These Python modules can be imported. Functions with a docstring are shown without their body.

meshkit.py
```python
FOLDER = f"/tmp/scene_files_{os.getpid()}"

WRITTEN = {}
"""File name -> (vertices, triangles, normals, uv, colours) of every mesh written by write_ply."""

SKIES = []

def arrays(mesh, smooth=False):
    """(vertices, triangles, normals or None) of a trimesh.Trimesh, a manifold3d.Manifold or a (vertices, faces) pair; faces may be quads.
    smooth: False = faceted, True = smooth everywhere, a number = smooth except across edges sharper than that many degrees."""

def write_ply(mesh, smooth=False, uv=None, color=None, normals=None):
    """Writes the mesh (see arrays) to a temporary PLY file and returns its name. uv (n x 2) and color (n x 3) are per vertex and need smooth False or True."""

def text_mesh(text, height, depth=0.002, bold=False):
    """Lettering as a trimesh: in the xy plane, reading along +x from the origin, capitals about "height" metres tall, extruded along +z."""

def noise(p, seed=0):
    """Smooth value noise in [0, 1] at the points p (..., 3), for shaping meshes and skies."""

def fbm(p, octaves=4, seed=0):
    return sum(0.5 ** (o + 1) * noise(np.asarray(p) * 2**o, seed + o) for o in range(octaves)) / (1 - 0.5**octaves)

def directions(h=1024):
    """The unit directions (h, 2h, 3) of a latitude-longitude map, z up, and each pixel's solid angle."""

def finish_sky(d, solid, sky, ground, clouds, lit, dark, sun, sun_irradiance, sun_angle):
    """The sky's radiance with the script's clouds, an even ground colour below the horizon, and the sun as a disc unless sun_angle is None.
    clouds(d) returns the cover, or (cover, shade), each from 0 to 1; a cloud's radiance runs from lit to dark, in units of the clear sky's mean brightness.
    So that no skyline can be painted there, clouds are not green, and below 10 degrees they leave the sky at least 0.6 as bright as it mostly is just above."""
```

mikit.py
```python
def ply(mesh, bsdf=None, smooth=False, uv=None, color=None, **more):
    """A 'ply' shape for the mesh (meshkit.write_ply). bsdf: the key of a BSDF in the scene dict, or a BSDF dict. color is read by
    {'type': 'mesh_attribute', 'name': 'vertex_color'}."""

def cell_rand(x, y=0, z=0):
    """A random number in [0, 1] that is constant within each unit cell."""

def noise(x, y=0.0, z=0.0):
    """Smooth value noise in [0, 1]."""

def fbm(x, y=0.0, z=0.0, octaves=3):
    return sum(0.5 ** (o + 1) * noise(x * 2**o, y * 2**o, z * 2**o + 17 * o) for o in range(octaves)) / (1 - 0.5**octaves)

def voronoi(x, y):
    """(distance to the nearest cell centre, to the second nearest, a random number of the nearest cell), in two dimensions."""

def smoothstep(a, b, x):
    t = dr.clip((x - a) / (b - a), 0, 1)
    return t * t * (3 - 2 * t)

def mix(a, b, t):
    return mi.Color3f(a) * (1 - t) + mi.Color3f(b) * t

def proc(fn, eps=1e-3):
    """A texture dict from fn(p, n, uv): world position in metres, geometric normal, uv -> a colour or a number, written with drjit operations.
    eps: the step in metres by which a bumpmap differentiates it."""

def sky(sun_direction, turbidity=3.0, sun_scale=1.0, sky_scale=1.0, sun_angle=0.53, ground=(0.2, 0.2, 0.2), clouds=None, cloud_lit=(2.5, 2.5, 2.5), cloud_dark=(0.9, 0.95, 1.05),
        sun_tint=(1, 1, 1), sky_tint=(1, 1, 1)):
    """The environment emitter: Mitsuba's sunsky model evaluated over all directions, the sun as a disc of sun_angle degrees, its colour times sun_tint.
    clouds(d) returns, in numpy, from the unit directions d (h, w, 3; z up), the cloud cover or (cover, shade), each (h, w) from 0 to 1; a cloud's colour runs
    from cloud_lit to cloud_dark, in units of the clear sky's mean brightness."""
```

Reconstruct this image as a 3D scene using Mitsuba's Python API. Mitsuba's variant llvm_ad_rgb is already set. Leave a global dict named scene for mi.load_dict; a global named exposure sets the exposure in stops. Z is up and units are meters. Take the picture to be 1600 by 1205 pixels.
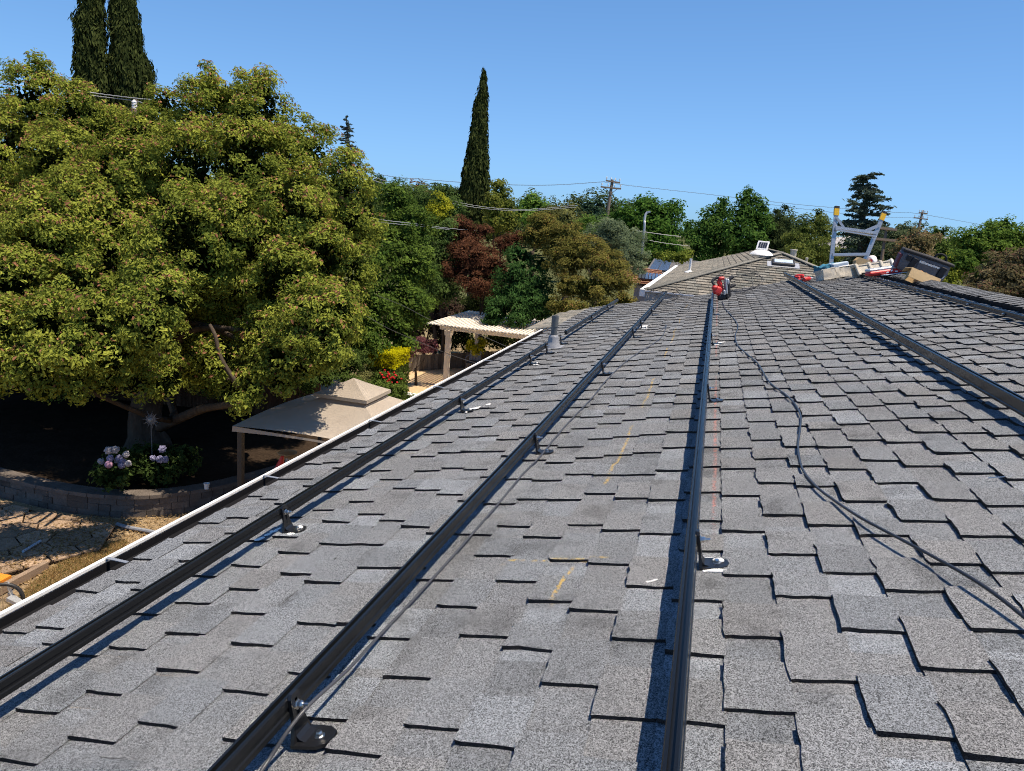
import math, random
import numpy as np, trimesh, mitsuba as mi, drjit as dr
import manifold3d as m3
import shapely, shapely.geometry as sg
import mikit, meshkit
from mikit import noise, fbm, voronoi, cell_rand, smoothstep, mix, proc

# ------------------------------------------------------------------ camera, sky, exposure
CAM = np.array([0.0, 0.0, 6.0])
F_PX = 1170.0                                   # focal length in photo pixels (photo 1600 x 1205)
YAW, PITCH, ROLL, SLOPE = -0.247043, 0.216271, 0.0799614, 0.2192306
_f = np.array([math.sin(YAW) * math.cos(PITCH), math.cos(YAW) * math.cos(PITCH), -math.sin(PITCH)])
_r = np.array([math.cos(YAW), -math.sin(YAW), 0.0])
_u = np.cross(_r, _f)
RIGHT = _r * math.cos(ROLL) + _u * math.sin(ROLL)
UP = _u * math.cos(ROLL) - _r * math.sin(ROLL)
FWD = _f
T = mi.ScalarTransform4f
scene, labels = {}, {}
scene["camera"] = {"type": "perspective", "fov": 2 * math.degrees(math.atan(800 / F_PX)), "fov_axis": "x",
                   "near_clip": 0.05, "far_clip": 20000.0,
                   "to_world": T().look_at(origin=CAM.tolist(), target=(CAM + FWD).tolist(), up=UP.tolist())}
SUN = np.array([0.36, 0.02, 1.0])
scene["sky_light"] = mikit.sky(SUN.tolist(), turbidity=2.2, ground=(0.12, 0.12, 0.10), sky_scale=0.8, sky_tint=(0.74, 1.0, 1.21), sun_tint=(0.97, 1.0, 1.04))
exposure = 2.2

# ------------------------------------------------------------------ helpers
def dirpx(px, py):
    return (px - 800) / F_PX * RIGHT - (py - 602.5) / F_PX * UP + FWD
def at(px, py, depth):
    """World point seen at a photo pixel, at a depth (metres along the view axis)."""
    return CAM + dirpx(px, py) * depth
def onz(px, py, z):
    d = dirpx(px, py)
    return CAM + d * ((z - CAM[2]) / d[2])
S_DIR = np.array([math.cos(SLOPE), 0, math.sin(SLOPE)])
Y_DIR = np.array([0, 1.0, 0])
N_DIR = np.array([-math.sin(SLOPE), 0, math.cos(SLOPE)])
ROOF0 = CAM - N_DIR                              # the roof plane lies one metre below the camera
RB = np.array([S_DIR, Y_DIR, N_DIR])
def RP(s, y, h):
    """Roof coordinates (up the slope, along the eave, above the plane) -> world."""
    return ROOF0 + np.stack(np.broadcast_arrays(s, y, h), -1) @ RB
def onroof(px, py, h=0.0):
    d = RB @ dirpx(px, py)
    t = (h - 1) / d[2]
    return d[0] * t, d[1] * t
def nrm(v):
    v = np.asarray(v, float)
    return v / (np.linalg.norm(v, axis=-1, keepdims=True) + 1e-12)
USED = {}
def numbered(key):
    USED[key] = USED.get(key, -1) + 1
    return key if USED[key] == 0 else "%s_%03d" % (key, USED[key])
def label(key, text, cat=None, group=None, kind=None):
    d = labels.setdefault(key, {})
    for k, v in (("label", text), ("category", cat), ("group", group), ("kind", kind)):
        if v: d[k] = v
    return key
def thing(name, text, cat, group=None):
    key = numbered(name)
    return label(key, text, cat, group)
def put(name, mesh, bsdf, parent=None, smooth=False, **kw):
    key = numbered(parent + "__" + name if parent else name)
    scene[key] = mikit.ply(mesh, bsdf, smooth=smooth, **kw)
    return key
def single(name, mesh, bsdf, text, cat, group=None, kind=None, smooth=False, **kw):
    key = put(name, mesh, bsdf, None, smooth, **kw)
    return label(key, text, cat, group, kind)
def cat_(ms):
    return trimesh.util.concatenate(ms)
def box(lo, hi):
    lo, hi = np.minimum(lo, hi), np.maximum(lo, hi)
    m = trimesh.creation.box(extents=np.asarray(hi) - np.asarray(lo))
    m.apply_translation((np.asarray(hi) + np.asarray(lo)) / 2)
    return m
def rbox(size, r=0.01, seg=8):
    """Box with rounded edges, centred."""
    s = np.asarray(size, float) / 2
    r = min(r, s.min() * 0.95)
    man = m3.Manifold.batch_hull([m3.Manifold.sphere(r, seg).translate([a * (s[0] - r), b * (s[1] - r), c * (s[2] - r)]) for a in (-1, 1) for b in (-1, 1) for c in (-1, 1)])
    mm = man.to_mesh()
    return trimesh.Trimesh(mm.vert_properties[:, :3], mm.tri_verts, process=False)
def frame(m, o, X, Y, Z):
    M = np.eye(4); M[:3, 0], M[:3, 1], M[:3, 2], M[:3, 3] = X, Y, Z, o
    m = m.copy(); m.apply_transform(M)
    return m
def roofbox(s, y, h, size, r=0.0, yaw=0.0):
    """A box lying on / along the roof frame, rotated about the roof normal."""
    m = rbox(size, r) if r else trimesh.creation.box(extents=size)
    X = S_DIR * math.cos(yaw) + Y_DIR * math.sin(yaw)
    Y = -S_DIR * math.sin(yaw) + Y_DIR * math.cos(yaw)
    return frame(m, RP(s, y, h), X, Y, N_DIR)
def smooth_path(P, n=6):
    """Catmull-Rom through the points."""
    P = np.asarray(P, float)
    Q = np.vstack([2 * P[0] - P[1], P, 2 * P[-1] - P[-2]])
    out = []
    for i in range(len(P) - 1):
        a, b, c, d = Q[i:i + 4]
        for t in np.linspace(0, 1, n, endpoint=False):
            out.append(0.5 * (2 * b + (c - a) * t + (2 * a - 5 * b + 4 * c - d) * t * t + (3 * b - a - 3 * c + d) * t ** 3))
    return np.array(out + [P[-1]])
def tube(P, r, sides=8, cap=True):
    P = np.asarray(P, float)
    r = np.broadcast_to(np.asarray(r, float), (len(P),))
    t = nrm(np.gradient(P, axis=0))
    a = np.cross(t[0], [0, 0, 1.0] if abs(t[0][2]) < 0.9 else [1.0, 0, 0]); a /= np.linalg.norm(a)
    A = []
    for k in range(len(P)):
        a = a - t[k] * (a @ t[k]); a = a / (np.linalg.norm(a) + 1e-12); A.append(a)
    A = np.array(A); B = np.cross(t, A)
    ang = np.arange(sides) * 2 * np.pi / sides
    v = P[:, None] + r[:, None, None] * (np.cos(ang)[None, :, None] * A[:, None] + np.sin(ang)[None, :, None] * B[:, None])
    i, j = np.meshgrid(np.arange(len(P) - 1), np.arange(sides), indexing="ij")
    q = np.stack([i * sides + j, i * sides + (j + 1) % sides, (i + 1) * sides + (j + 1) % sides, (i + 1) * sides + j], -1).reshape(-1, 4)
    f = np.vstack([q[:, [0, 1, 2]], q[:, [0, 2, 3]]])
    v = v.reshape(-1, 3)
    if cap:
        n0 = len(v); v = np.vstack([v, P[0], P[-1]]); k = np.arange(sides); L = (len(P) - 1) * sides
        f = np.vstack([f, np.stack([np.full(sides, n0), (k + 1) % sides, k], 1), np.stack([np.full(sides, n0 + 1), L + k, L + (k + 1) % sides], 1)])
    return trimesh.Trimesh(v, f, process=False)
def lathe(profile, sides=20):
    p = np.asarray(profile, float)
    ang = np.arange(sides) * 2 * np.pi / sides
    v = np.stack([p[:, None, 0] * np.cos(ang), p[:, None, 0] * np.sin(ang), np.broadcast_to(p[:, None, 1], (len(p), sides))], -1).reshape(-1, 3)
    i, j = np.meshgrid(np.arange(len(p) - 1), np.arange(sides), indexing="ij")
    q = np.stack([i * sides + j, i * sides + (j + 1) % sides, (i + 1) * sides + (j + 1) % sides, (i + 1) * sides + j], -1).reshape(-1, 4)
    return trimesh.Trimesh(v, np.vstack([q[:, [0, 1, 2]], q[:, [0, 2, 3]]]), process=False)
def prism(poly, h):
    return trimesh.creation.extrude_polygon(sg.Polygon(poly) if not isinstance(poly, sg.base.BaseGeometry) else poly, h, engine="earcut")
def grid_faces(nu, nv):
    i, j = np.meshgrid(np.arange(nu - 1), np.arange(nv - 1), indexing="ij")
    q = np.stack([i * nv + j, (i + 1) * nv + j, (i + 1) * nv + j + 1, i * nv + j + 1], -1).reshape(-1, 4)
    return np.vstack([q[:, [0, 1, 2]], q[:, [0, 2, 3]]])
def hexa(c):
    """Eight corners (bottom 4, top 4, counter-clockwise from above) -> closed box mesh."""
    f = [[0, 2, 1], [0, 3, 2], [4, 5, 6], [4, 6, 7], [0, 1, 5], [0, 5, 4], [1, 2, 6], [1, 6, 5], [2, 3, 7], [2, 7, 6], [3, 0, 4], [3, 4, 7]]
    return trimesh.Trimesh(np.asarray(c, float), f, process=False)
def bar(a, b, w, h, up=(0, 0, 1)):
    """A straight board from a to b, w wide and h high."""
    a, b = np.asarray(a, float), np.asarray(b, float)
    t = nrm(b - a); x = nrm(np.cross(t, up)); z = np.cross(x, t)
    m = trimesh.creation.box(extents=(w, np.linalg.norm(b - a), h))
    return frame(m, (a + b) / 2, x, t, z)

# ------------------------------------------------------------------ materials
def principled(color, rough=0.6, metallic=0.0, spec=0.5, two=True, **kw):
    c = color if isinstance(color, dict) else {"type": "rgb", "value": list(color)}
    d = {"type": "principled", "base_color": c, "roughness": rough, "metallic": metallic, "specular": spec, **kw}
    return {"type": "twosided", "bsdf": d} if two else d
def diffuse(color):
    c = color if isinstance(color, dict) else {"type": "rgb", "value": list(color)}
    return {"type": "twosided", "bsdf": {"type": "diffuse", "reflectance": c}}
VC = {"type": "mesh_attribute", "name": "vertex_color"}
CHALK_S = -0.56
def f_shingle(p, n, uv):
    tone, hue = uv[0], uv[1]
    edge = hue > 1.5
    g = 0.14 * noise(p[0] * 210, p[1] * 210, p[2] * 210) + 0.40 * noise(p[0] * 430, p[1] * 430, p[2] * 430) + 0.46 * noise(p[0] * 800 + 7, p[1] * 800, p[2] * 800)
    g = smoothstep(0.28, 0.74, g)
    c = mi.Color3f(0.039, 0.042, 0.046) * (1 - g) + mi.Color3f(0.292, 0.303, 0.320) * g
    c = c * (0.87 + 0.27 * tone) * (0.86 + 0.28 * fbm(p[0] * 1.7, p[1] * 1.7, p[2] * 1.7))
    c = c * mix((0.965, 1.0, 1.03), (1.025, 1.0, 0.97), hue)
    c = c * (1 - 0.25 * smoothstep(0.62, 0.8, fbm(p[0] * 9, p[1] * 9, 3.0)))
    # chalk lines snapped and drawn on the roof
    q = p - mi.Point3f(*ROOF0.tolist())
    s = q[0] * S_DIR[0] + q[2] * S_DIR[2]
    y = q[1]
    brk = noise(p[0] * 130, p[1] * 130, p[2] * 130)
    red = smoothstep(0.011, 0.003, dr.abs(s + 0.098 + 0.004 * noise(y * 2.0))) * smoothstep(0.35, 0.75, brk) * smoothstep(0.25, 0.6, noise(y * 1.3, 5.0))
    c = mix(c, (0.50, 0.16, 0.12), 0.6 * red)
    yel = smoothstep(0.010, 0.004, dr.abs(s - CHALK_S + 0.03 * (noise(y * 3.0) - 0.5))) * smoothstep(0.52, 0.62, noise(y * 2.6 + 0.4, 9.0)) * (y > 1.9)
    yel = dr.maximum(yel, smoothstep(0.009, 0.004, dr.abs(y - 2.34 - 0.05 * s)) * smoothstep(0.2, 0.16, dr.abs(s + 0.62)))
    c = mix(c, (0.55, 0.36, 0.06), 0.62 * yel * smoothstep(0.35, 0.7, brk))
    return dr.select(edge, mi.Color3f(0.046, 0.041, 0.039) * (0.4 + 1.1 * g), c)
scene["shingle_mat"] = {"type": "twosided", "bsdf": {"type": "diffuse", "reflectance": proc(f_shingle)}}
def f_tan(p, n, uv):
    tone, hue = uv[0], uv[1]
    g = noise(p[0] * 60, p[1] * 60, p[2] * 60)
    c = mix((0.13, 0.135, 0.125), (0.275, 0.265, 0.235), tone) * (0.75 + 0.5 * g)
    c = mix(c, c * mi.Color3f(1.05, 0.98, 0.93), hue)
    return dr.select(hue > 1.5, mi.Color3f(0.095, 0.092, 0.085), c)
scene["tan_shingle_mat"] = {"type": "twosided", "bsdf": {"type": "diffuse", "reflectance": proc(f_tan)}}
scene["rail_mat"] = principled((0.006, 0.0068, 0.008), 0.30, 0.0, 0.30)
scene["foot_mat"] = principled((0.009, 0.0095, 0.011), 0.33, 0.0, 0.5)
scene["steel_mat"] = principled((0.62, 0.61, 0.58), 0.28, 1.0)
scene["brass_mat"] = principled((0.55, 0.50, 0.36), 0.3, 1.0)
def f_alu(p, n, uv):
    return mix((0.34, 0.355, 0.37), (0.50, 0.51, 0.52), noise(p[0] * 14, p[1] * 14, p[2] * 50))
scene["aluminium_mat"] = principled(proc(f_alu), 0.38, 0.65)
scene["sealant_mat"] = principled((0.78, 0.78, 0.76), 0.45)
scene["cable_mat"] = principled((0.022, 0.023, 0.027), 0.36, 0.0, 0.55)
scene["grey_cable_mat"] = principled((0.05, 0.052, 0.06), 0.4)
def f_white(p, n, uv):
    d = smoothstep(0.45, 0.75, fbm(p[0] * 3, p[1] * 3, p[2] * 3))
    return mix((0.80, 0.80, 0.79), (0.60, 0.58, 0.54), 0.5 * d)
scene["white_paint"] = principled(proc(f_white), 0.45)
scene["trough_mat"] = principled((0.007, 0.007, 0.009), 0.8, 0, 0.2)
scene["drip_mat"] = principled((0.11, 0.095, 0.085), 0.7)
scene["lead_mat"] = principled((0.11, 0.12, 0.125), 0.55)
scene["yellow_plastic"] = principled((0.72, 0.42, 0.02), 0.45)
scene["black_plastic"] = principled((0.022, 0.022, 0.024), 0.5)
scene["grey_plastic"] = principled((0.24, 0.25, 0.27), 0.5)
scene["silver_paint"] = principled((0.52, 0.53, 0.54), 0.35, 0.5)
scene["red_plastic"] = principled((0.56, 0.035, 0.03), 0.42)
scene["white_plastic"] = principled((0.78, 0.78, 0.77), 0.4)
def f_card(p, n, uv):
    a = fbm(p[0] * 8, p[1] * 8, p[2] * 8)
    return mix((0.40, 0.28, 0.15), (0.54, 0.40, 0.23), a)
scene["cardboard_mat"] = diffuse(proc(f_card))
def f_palecard(p, n, uv):
    a = fbm(p[0] * 14, p[1] * 14, p[2] * 14)
    return mix((0.44, 0.395, 0.32), (0.66, 0.615, 0.52), a)
scene["pale_card_mat"] = diffuse(proc(f_palecard))
scene["paper_mat"] = diffuse((0.74, 0.72, 0.66))
def f_bag(p, n, uv):
    a = fbm(p[0] * 40, p[1] * 40, p[2] * 40)
    return mix((0.085, 0.08, 0.088), (0.13, 0.12, 0.13), a)
scene["bag_mat"] = principled(proc(f_bag), 0.7)
scene["bag_dark_mat"] = principled((0.018, 0.017, 0.02), 0.75)
scene["orange_plastic"] = principled((0.72, 0.25, 0.03), 0.45)
scene["blue_cloth"] = diffuse((0.06, 0.20, 0.30))
scene["pale_blue_plastic"] = principled((0.42, 0.50, 0.58), 0.4)
# ------------------------------------------------------------------ the house with its shingled roof
rng = np.random.default_rng(7)
EXP = 0.141
S0 = -0.072
I0, I1 = -17, 19
S_EAVE, S_RIDGE = -2.44, 2.66
Y_NEAR = -3.0
def y_rake(s):
    return 14.15 + 0.75 * np.clip(s + 0.3, 0, 4)
# near tab edges read off the photograph: (course, distance along the eave)
EDGES = [(-17, 1.8), (-17, 2.11), (-13, 1.39), (-13, 1.71), (-13, 3.23), (-13, 3.55), (-12, 1.48), (-12, 1.8), (-12, 3.37), (-11, 1.29), (-11, 2.85), (-10, 1.36), (-10, 2.16), (-10, 2.5), (-9, 1.87), (-6, 1.98), (-6, 2.36), (-5, 1.8), (-4, 1.74), (-4, 2.01), (-3, 1.58), (-3, 1.95), (-2, 1.46), (-2, 1.79), (-2, 2.1), (0, 1.5), (0, 1.81), (0, 2.52), (0, 2.89), (0, 3.25), (1, 1.62), (1, 2.03), (1, 2.32), (1, 2.66), (1, 3.37), (1, 4.08), (2, 1.44), (2, 1.85), (2, 2.55), (3, 1.68), (3, 2.06), (3, 2.45), (3, 2.77), (3, 3.16), (3, 3.5), (4, 1.85), (4, 2.56), (4, 2.96), (5, 2.75), (5, 3.15), (5, 4.26), (6, 3.03), (7, 4.43), (8, 5.1), (9, 4.6)]
thing("house", "grey architectural shingle roof filling the foreground, its near eave edged by a white gutter", "house")
# under layer of every course: a shallow sawtooth of strips with their own tone
uv_l, v_l, f_l, at_ = [], [], [], 0
for i in range(I0, I1 + 1):
    s_lo, s_hi = max(S0 + EXP * i, S_EAVE), min(S0 + EXP * (i + 1), S_RIDGE)
    ye = float(y_rake(s_lo))
    y = Y_NEAR
    while y < ye:
        L = min(rng.uniform(0.22, 0.62), ye - y)
        if ye - y - L < 0.1: L = ye - y
        tone, hue = rng.beta(2, 2), rng.random() * 0.8
        if rng.random() < 0.13: tone, hue = 1.45, 0.0
        w = rng.normal(0, 0.0007)
        P = RP(np.array([s_lo, s_lo, s_hi, s_hi, s_lo, s_lo]), np.array([y, y + L, y + L, y, y, y + L]), np.array([0.0066 + w, 0.0066 + w, 0.001, 0.001, 0.0, 0.0]))
        # top quad, then butt face with its own (dark) vertices
        v_l.append(np.vstack([P[:4], P[[0, 1]], P[[4, 5]]]))
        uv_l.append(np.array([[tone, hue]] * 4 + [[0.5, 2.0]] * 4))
        f_l.append(np.array([[0, 3, 2], [0, 2, 1], [4, 5, 7], [4, 7, 6]]) + at_)
        at_ += 8; y += L
roof_key = put("roof", (np.vstack(v_l), np.vstack(f_l)), "shingle_mat", "house", uv=np.vstack(uv_l))
# the thick tabs on top
def tab_mesh(i, y0, L, r):
    s_lo, s_hi = max(S0 + EXP * i, S_EAVE), min(S0 + EXP * (i + 1) + 0.004, S_RIDGE)
    ny, ns = 7, 5
    yy = np.linspace(0, L, ny)[:, None]; ss = np.array([0, 0.13, 0.32, 0.65, 1.0])[None, :]
    lift = r.uniform(0.0, 0.0035); c1, c2 = r.uniform(0, 0.004, 2) * (r.random(2) < 0.35)
    th = 0.0088
    wav = r.normal(0, 0.0018, (ny, ns)); wav2 = r.normal(0, 0.0024, (ny, ns)) * np.array([1, 0, 0, 0, 0])
    skew = r.normal(0, 0.0025)
    taper = r.uniform(-0.006, 0.006)
    h = 0.0066 * (1 - ss) + 0.001 * ss + th + (lift + c1 * np.clip(1 - yy / 0.06, 0, 1) + c2 * np.clip(1 - (L - yy) / 0.06, 0, 1)) * (1 - ss) ** 1.6
    Y = y0 + yy + skew * ss + taper * (0.5 - ss) * (yy / L - 0.5) * 2 + wav
    S = s_lo + (s_hi - s_lo) * ss + wav2
    Sg, Yg, Hg = np.broadcast_arrays(S + 0 * Y, Y, h)
    V = RP(Sg, Yg, Hg).reshape(-1, 3)
    base = RP(Sg, Yg, (Hg - th - (lift + 0.005) * (1 - ss) ** 2)).reshape(-1, 3)
    idx = np.arange(ny * ns).reshape(ny, ns)
    F = grid_faces(ny, ns)[:, ::-1]
    vs, fs, n = [V], [F], len(V)
    for loop in (idx[0, ::-1], idx[:, 0], idx[-1, :]):
        m = len(loop)
        vs.append(np.vstack([V[loop], base[loop]]))
        k = np.arange(m - 1)
        fs.append(np.vstack([np.stack([k, k + m, k + 1], 1), np.stack([k + 1, k + m, k + m + 1], 1)]) + n)
        n += 2 * m
    tone = r.beta(2, 2) * 0.9; hue = r.random()
    if r.random() < 0.06: tone, hue = 1.3, 0.05
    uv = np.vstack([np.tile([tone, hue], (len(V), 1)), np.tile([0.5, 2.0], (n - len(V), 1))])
    return np.vstack(vs), np.vstack(fs), uv
tabs = []
for i in range(I0, I1 + 1):
    s_lo = S0 + EXP * i
    r = np.random.default_rng(1000 + i)
    known = sorted(y for k, y in EDGES if k == i)
    ys = []
    pitch = lambda: r.choice([0.27, 0.31, 0.35, 0.40]) * r.uniform(0.94, 1.06)
    if known:
        y = known[0]
        while y > 0.2: y -= pitch(); ys.append(y)
        for a, b in zip(known, known[1:]):
            n = max(1, int(round((b - a) / 0.335)))
            ys += [a + (b - a) * (k + (r.uniform(-0.1, 0.1) if k else 0)) / n for k in range(n)]
        y = known[-1]
    else:
        y = -0.2 + ((-0.18 * i) % 0.334)
        ys.append(y)
    ys.append(y)
    y_end = float(y_rake(s_lo))
    while y < y_end - 0.25:
        y += pitch(); ys.append(y)
    ys = sorted(set(ys))
    for a, b in zip(ys, ys[1:] + [ys[-1] + 0.33]):
        L = min((b - a) * r.uniform(0.44, 0.62), y_end - a)
        if L > 0.05 and a > -1.0 and not (i == I1 and a > 0 and False):
            tabs.append((i, a, L, tab_mesh(i, a, L, r)))
def seen_size(i, y):
    p = RP(S0 + EXP * (i + 0.5), y, 0.0) - CAM
    z = p @ FWD; x = 800 + F_PX * (p @ RIGHT) / max(z, 0.05); yy = 602 - F_PX * (p @ UP) / max(z, 0.05)
    return 1 / z if z > 0.3 and -120 < x < 1720 and yy < 1330 else 0
tabs.sort(key=lambda t: -seen_size(t[0], t[1]))
for t in tabs[:300]:
    put("shingle", t[3][:2], "shingle_mat", roof_key, uv=t[3][2])
n = 0; vs, fs, us = [], [], []
for t in tabs[300:]:
    vs.append(t[3][0]); fs.append(t[3][1] + n); us.append(t[3][2]); n += len(t[3][0])
label(put("shingle_rows", (np.vstack(vs), np.vstack(fs)), "shingle_mat", roof_key, uv=np.vstack(us)), "rows of smaller shingles towards the far end of the roof", kind="stuff")
# ridge caps: overlapping folded shingles
def cap_mesh(y0, r):
    n = 13
    a = np.linspace(-1, 1, n)
    L, W = 0.30, 0.20
    vs = []
    for yy, lift in ((0.0, 0.0075 + r.uniform(0, 0.003)), (L * 0.35, 0.005), (L, 0.0)):
        d = np.abs(a) * W * (1 + 0.015 * r.normal())
        s_off = np.where(a < 0, -d, d)
        top = 0.064 - 0.016 * np.abs(a) ** 1.6 + np.where(a < 0, 0, -2 * math.tan(SLOPE) * d)
        top = top + 0.010 * (meshkit.noise(np.array([0.0, (y0 + yy) * 2.1, 0.0])) - 0.5)
        curl = (r.uniform(0.0, 0.009) if yy == 0 else 0.0) * np.abs(a) ** 5
        vs.append(RP(S_RIDGE + s_off, y0 + yy + r.normal(0, 0.003, n), lift + top + curl + r.normal(0, 0.0006, n)))
    V = np.vstack(vs); low = V[:n] - N_DIR * 0.006
    F = grid_faces(3, n)
    V2 = np.vstack([V, V[:n], low])
    k = np.arange(n - 1); o = len(V)
    F2 = np.vstack([F, np.stack([o + k, o + k + 1, o + n + k], 1), np.stack([o + k + 1, o + n + k + 1, o + n + k], 1)])
    side = np.vstack([V[[0, n, 2 * n]], V[[0, n, 2 * n]] - N_DIR * 0.012]); o = len(V2)
    F2 = np.vstack([F2, np.array([[0, 3, 1], [1, 3, 4], [1, 4, 2], [2, 4, 5]]) + o])
    V2 = np.vstack([V2, side])
    uv = np.vstack([np.tile([r.beta(2, 2) * 0.8 + 0.1, r.random() * 0.5], (len(V), 1)), np.tile([0.5, 2.0], (len(V2) - len(V), 1))])
    return V2, F2, uv
vent = []
for sg_ in (-1, 1):
    dz = 0.0 if sg_ < 0 else -2 * math.tan(SLOPE) * 0.19
    vent.append(hexa([RP(S_RIDGE + sg_ * 0.19 + q * 0.012, yq, hq + dz) for hq in (-0.004, 0.046) for q, yq in ((-1, 3.0), (1, 3.0), (1, 16.3), (-1, 16.3))]))
for q_, vm in enumerate(vent):
    put("ridge_vent", vm, "trough_mat", roof_key)
y = 3.0
while y < 16.3:
    m = cap_mesh(y, rng)
    put("ridge_cap", m[:2], "shingle_mat", roof_key, uv=m[2])
    y += 0.142
# far slope, walls, soffit
far_s = RP(S_RIDGE, 0, 0)
fx, fz = far_s[0] + 5.2, far_s[2] - 5.2 * math.tan(SLOPE)
uvf = np.tile([0.5, 0.5], (4, 1))
put("far_slope", (np.array([[far_s[0], Y_NEAR, far_s[2]], [fx, Y_NEAR, fz], [fx, 16.3, fz], [far_s[0], 16.3, far_s[2]]]), np.array([[0, 1, 2], [0, 2, 3]])), "shingle_mat", "house", uv=uvf)
def f_stucco(p, n, uv):
    return mix((0.30, 0.31, 0.32), (0.40, 0.41, 0.42), fbm(p[0] * 5, p[1] * 5, p[2] * 5))
scene["stucco_mat"] = diffuse(proc(f_stucco))
eave = RP(S_EAVE, 0, 0)
put("wall", box([eave[0] + 0.45, Y_NEAR + 0.3, 0], [fx - 0.5, 13.6, eave[2] - 0.25]), "stucco_mat", "house")
# fascia board, drip edge and gutter
G0 = RP(S_EAVE, 0, -0.012)                       # drip line
gy0, gy1 = Y_NEAR, 10.9
put("fascia", box([G0[0] - 0.018, gy0, G0[2] - 0.17], [G0[0] + 0.0, 14.1, G0[2] - 0.012]), "white_paint", "house")
m = hexa([RP(S_EAVE - 0.05, gy0, -0.016), RP(S_EAVE + 0.03, gy0, -0.004), RP(S_EAVE + 0.03, 14.1, -0.004), RP(S_EAVE - 0.05, 14.1, -0.016), RP(S_EAVE - 0.05, gy0, -0.013), RP(S_EAVE + 0.03, gy0, -0.001), RP(S_EAVE + 0.03, 14.1, -0.001), RP(S_EAVE - 0.05, 14.1, -0.013)])
put("drip_edge", m, "drip_mat", "house")
gx = G0[0] - 0.045; gz = G0[2] - 0.032
prof_out = [(0, -0.125), (-0.115, -0.125), (-0.128, -0.065), (-0.158, -0.03), (-0.158, 0.0), (-0.136, 0.003), (-0.136, -0.010), (-0.152, -0.012), (-0.152, -0.028), (-0.124, -0.062), (-0.111, -0.121), (0, -0.121)]
gutter = prism([(x, z) for x, z in prof_out], gy1 - gy0)
gutter = frame(gutter, [gx, gy1, gz], [1, 0, 0], [0, 0, 1], [0, -1, 0])
gk = put("gutter", gutter, "white_paint", "house")
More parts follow.
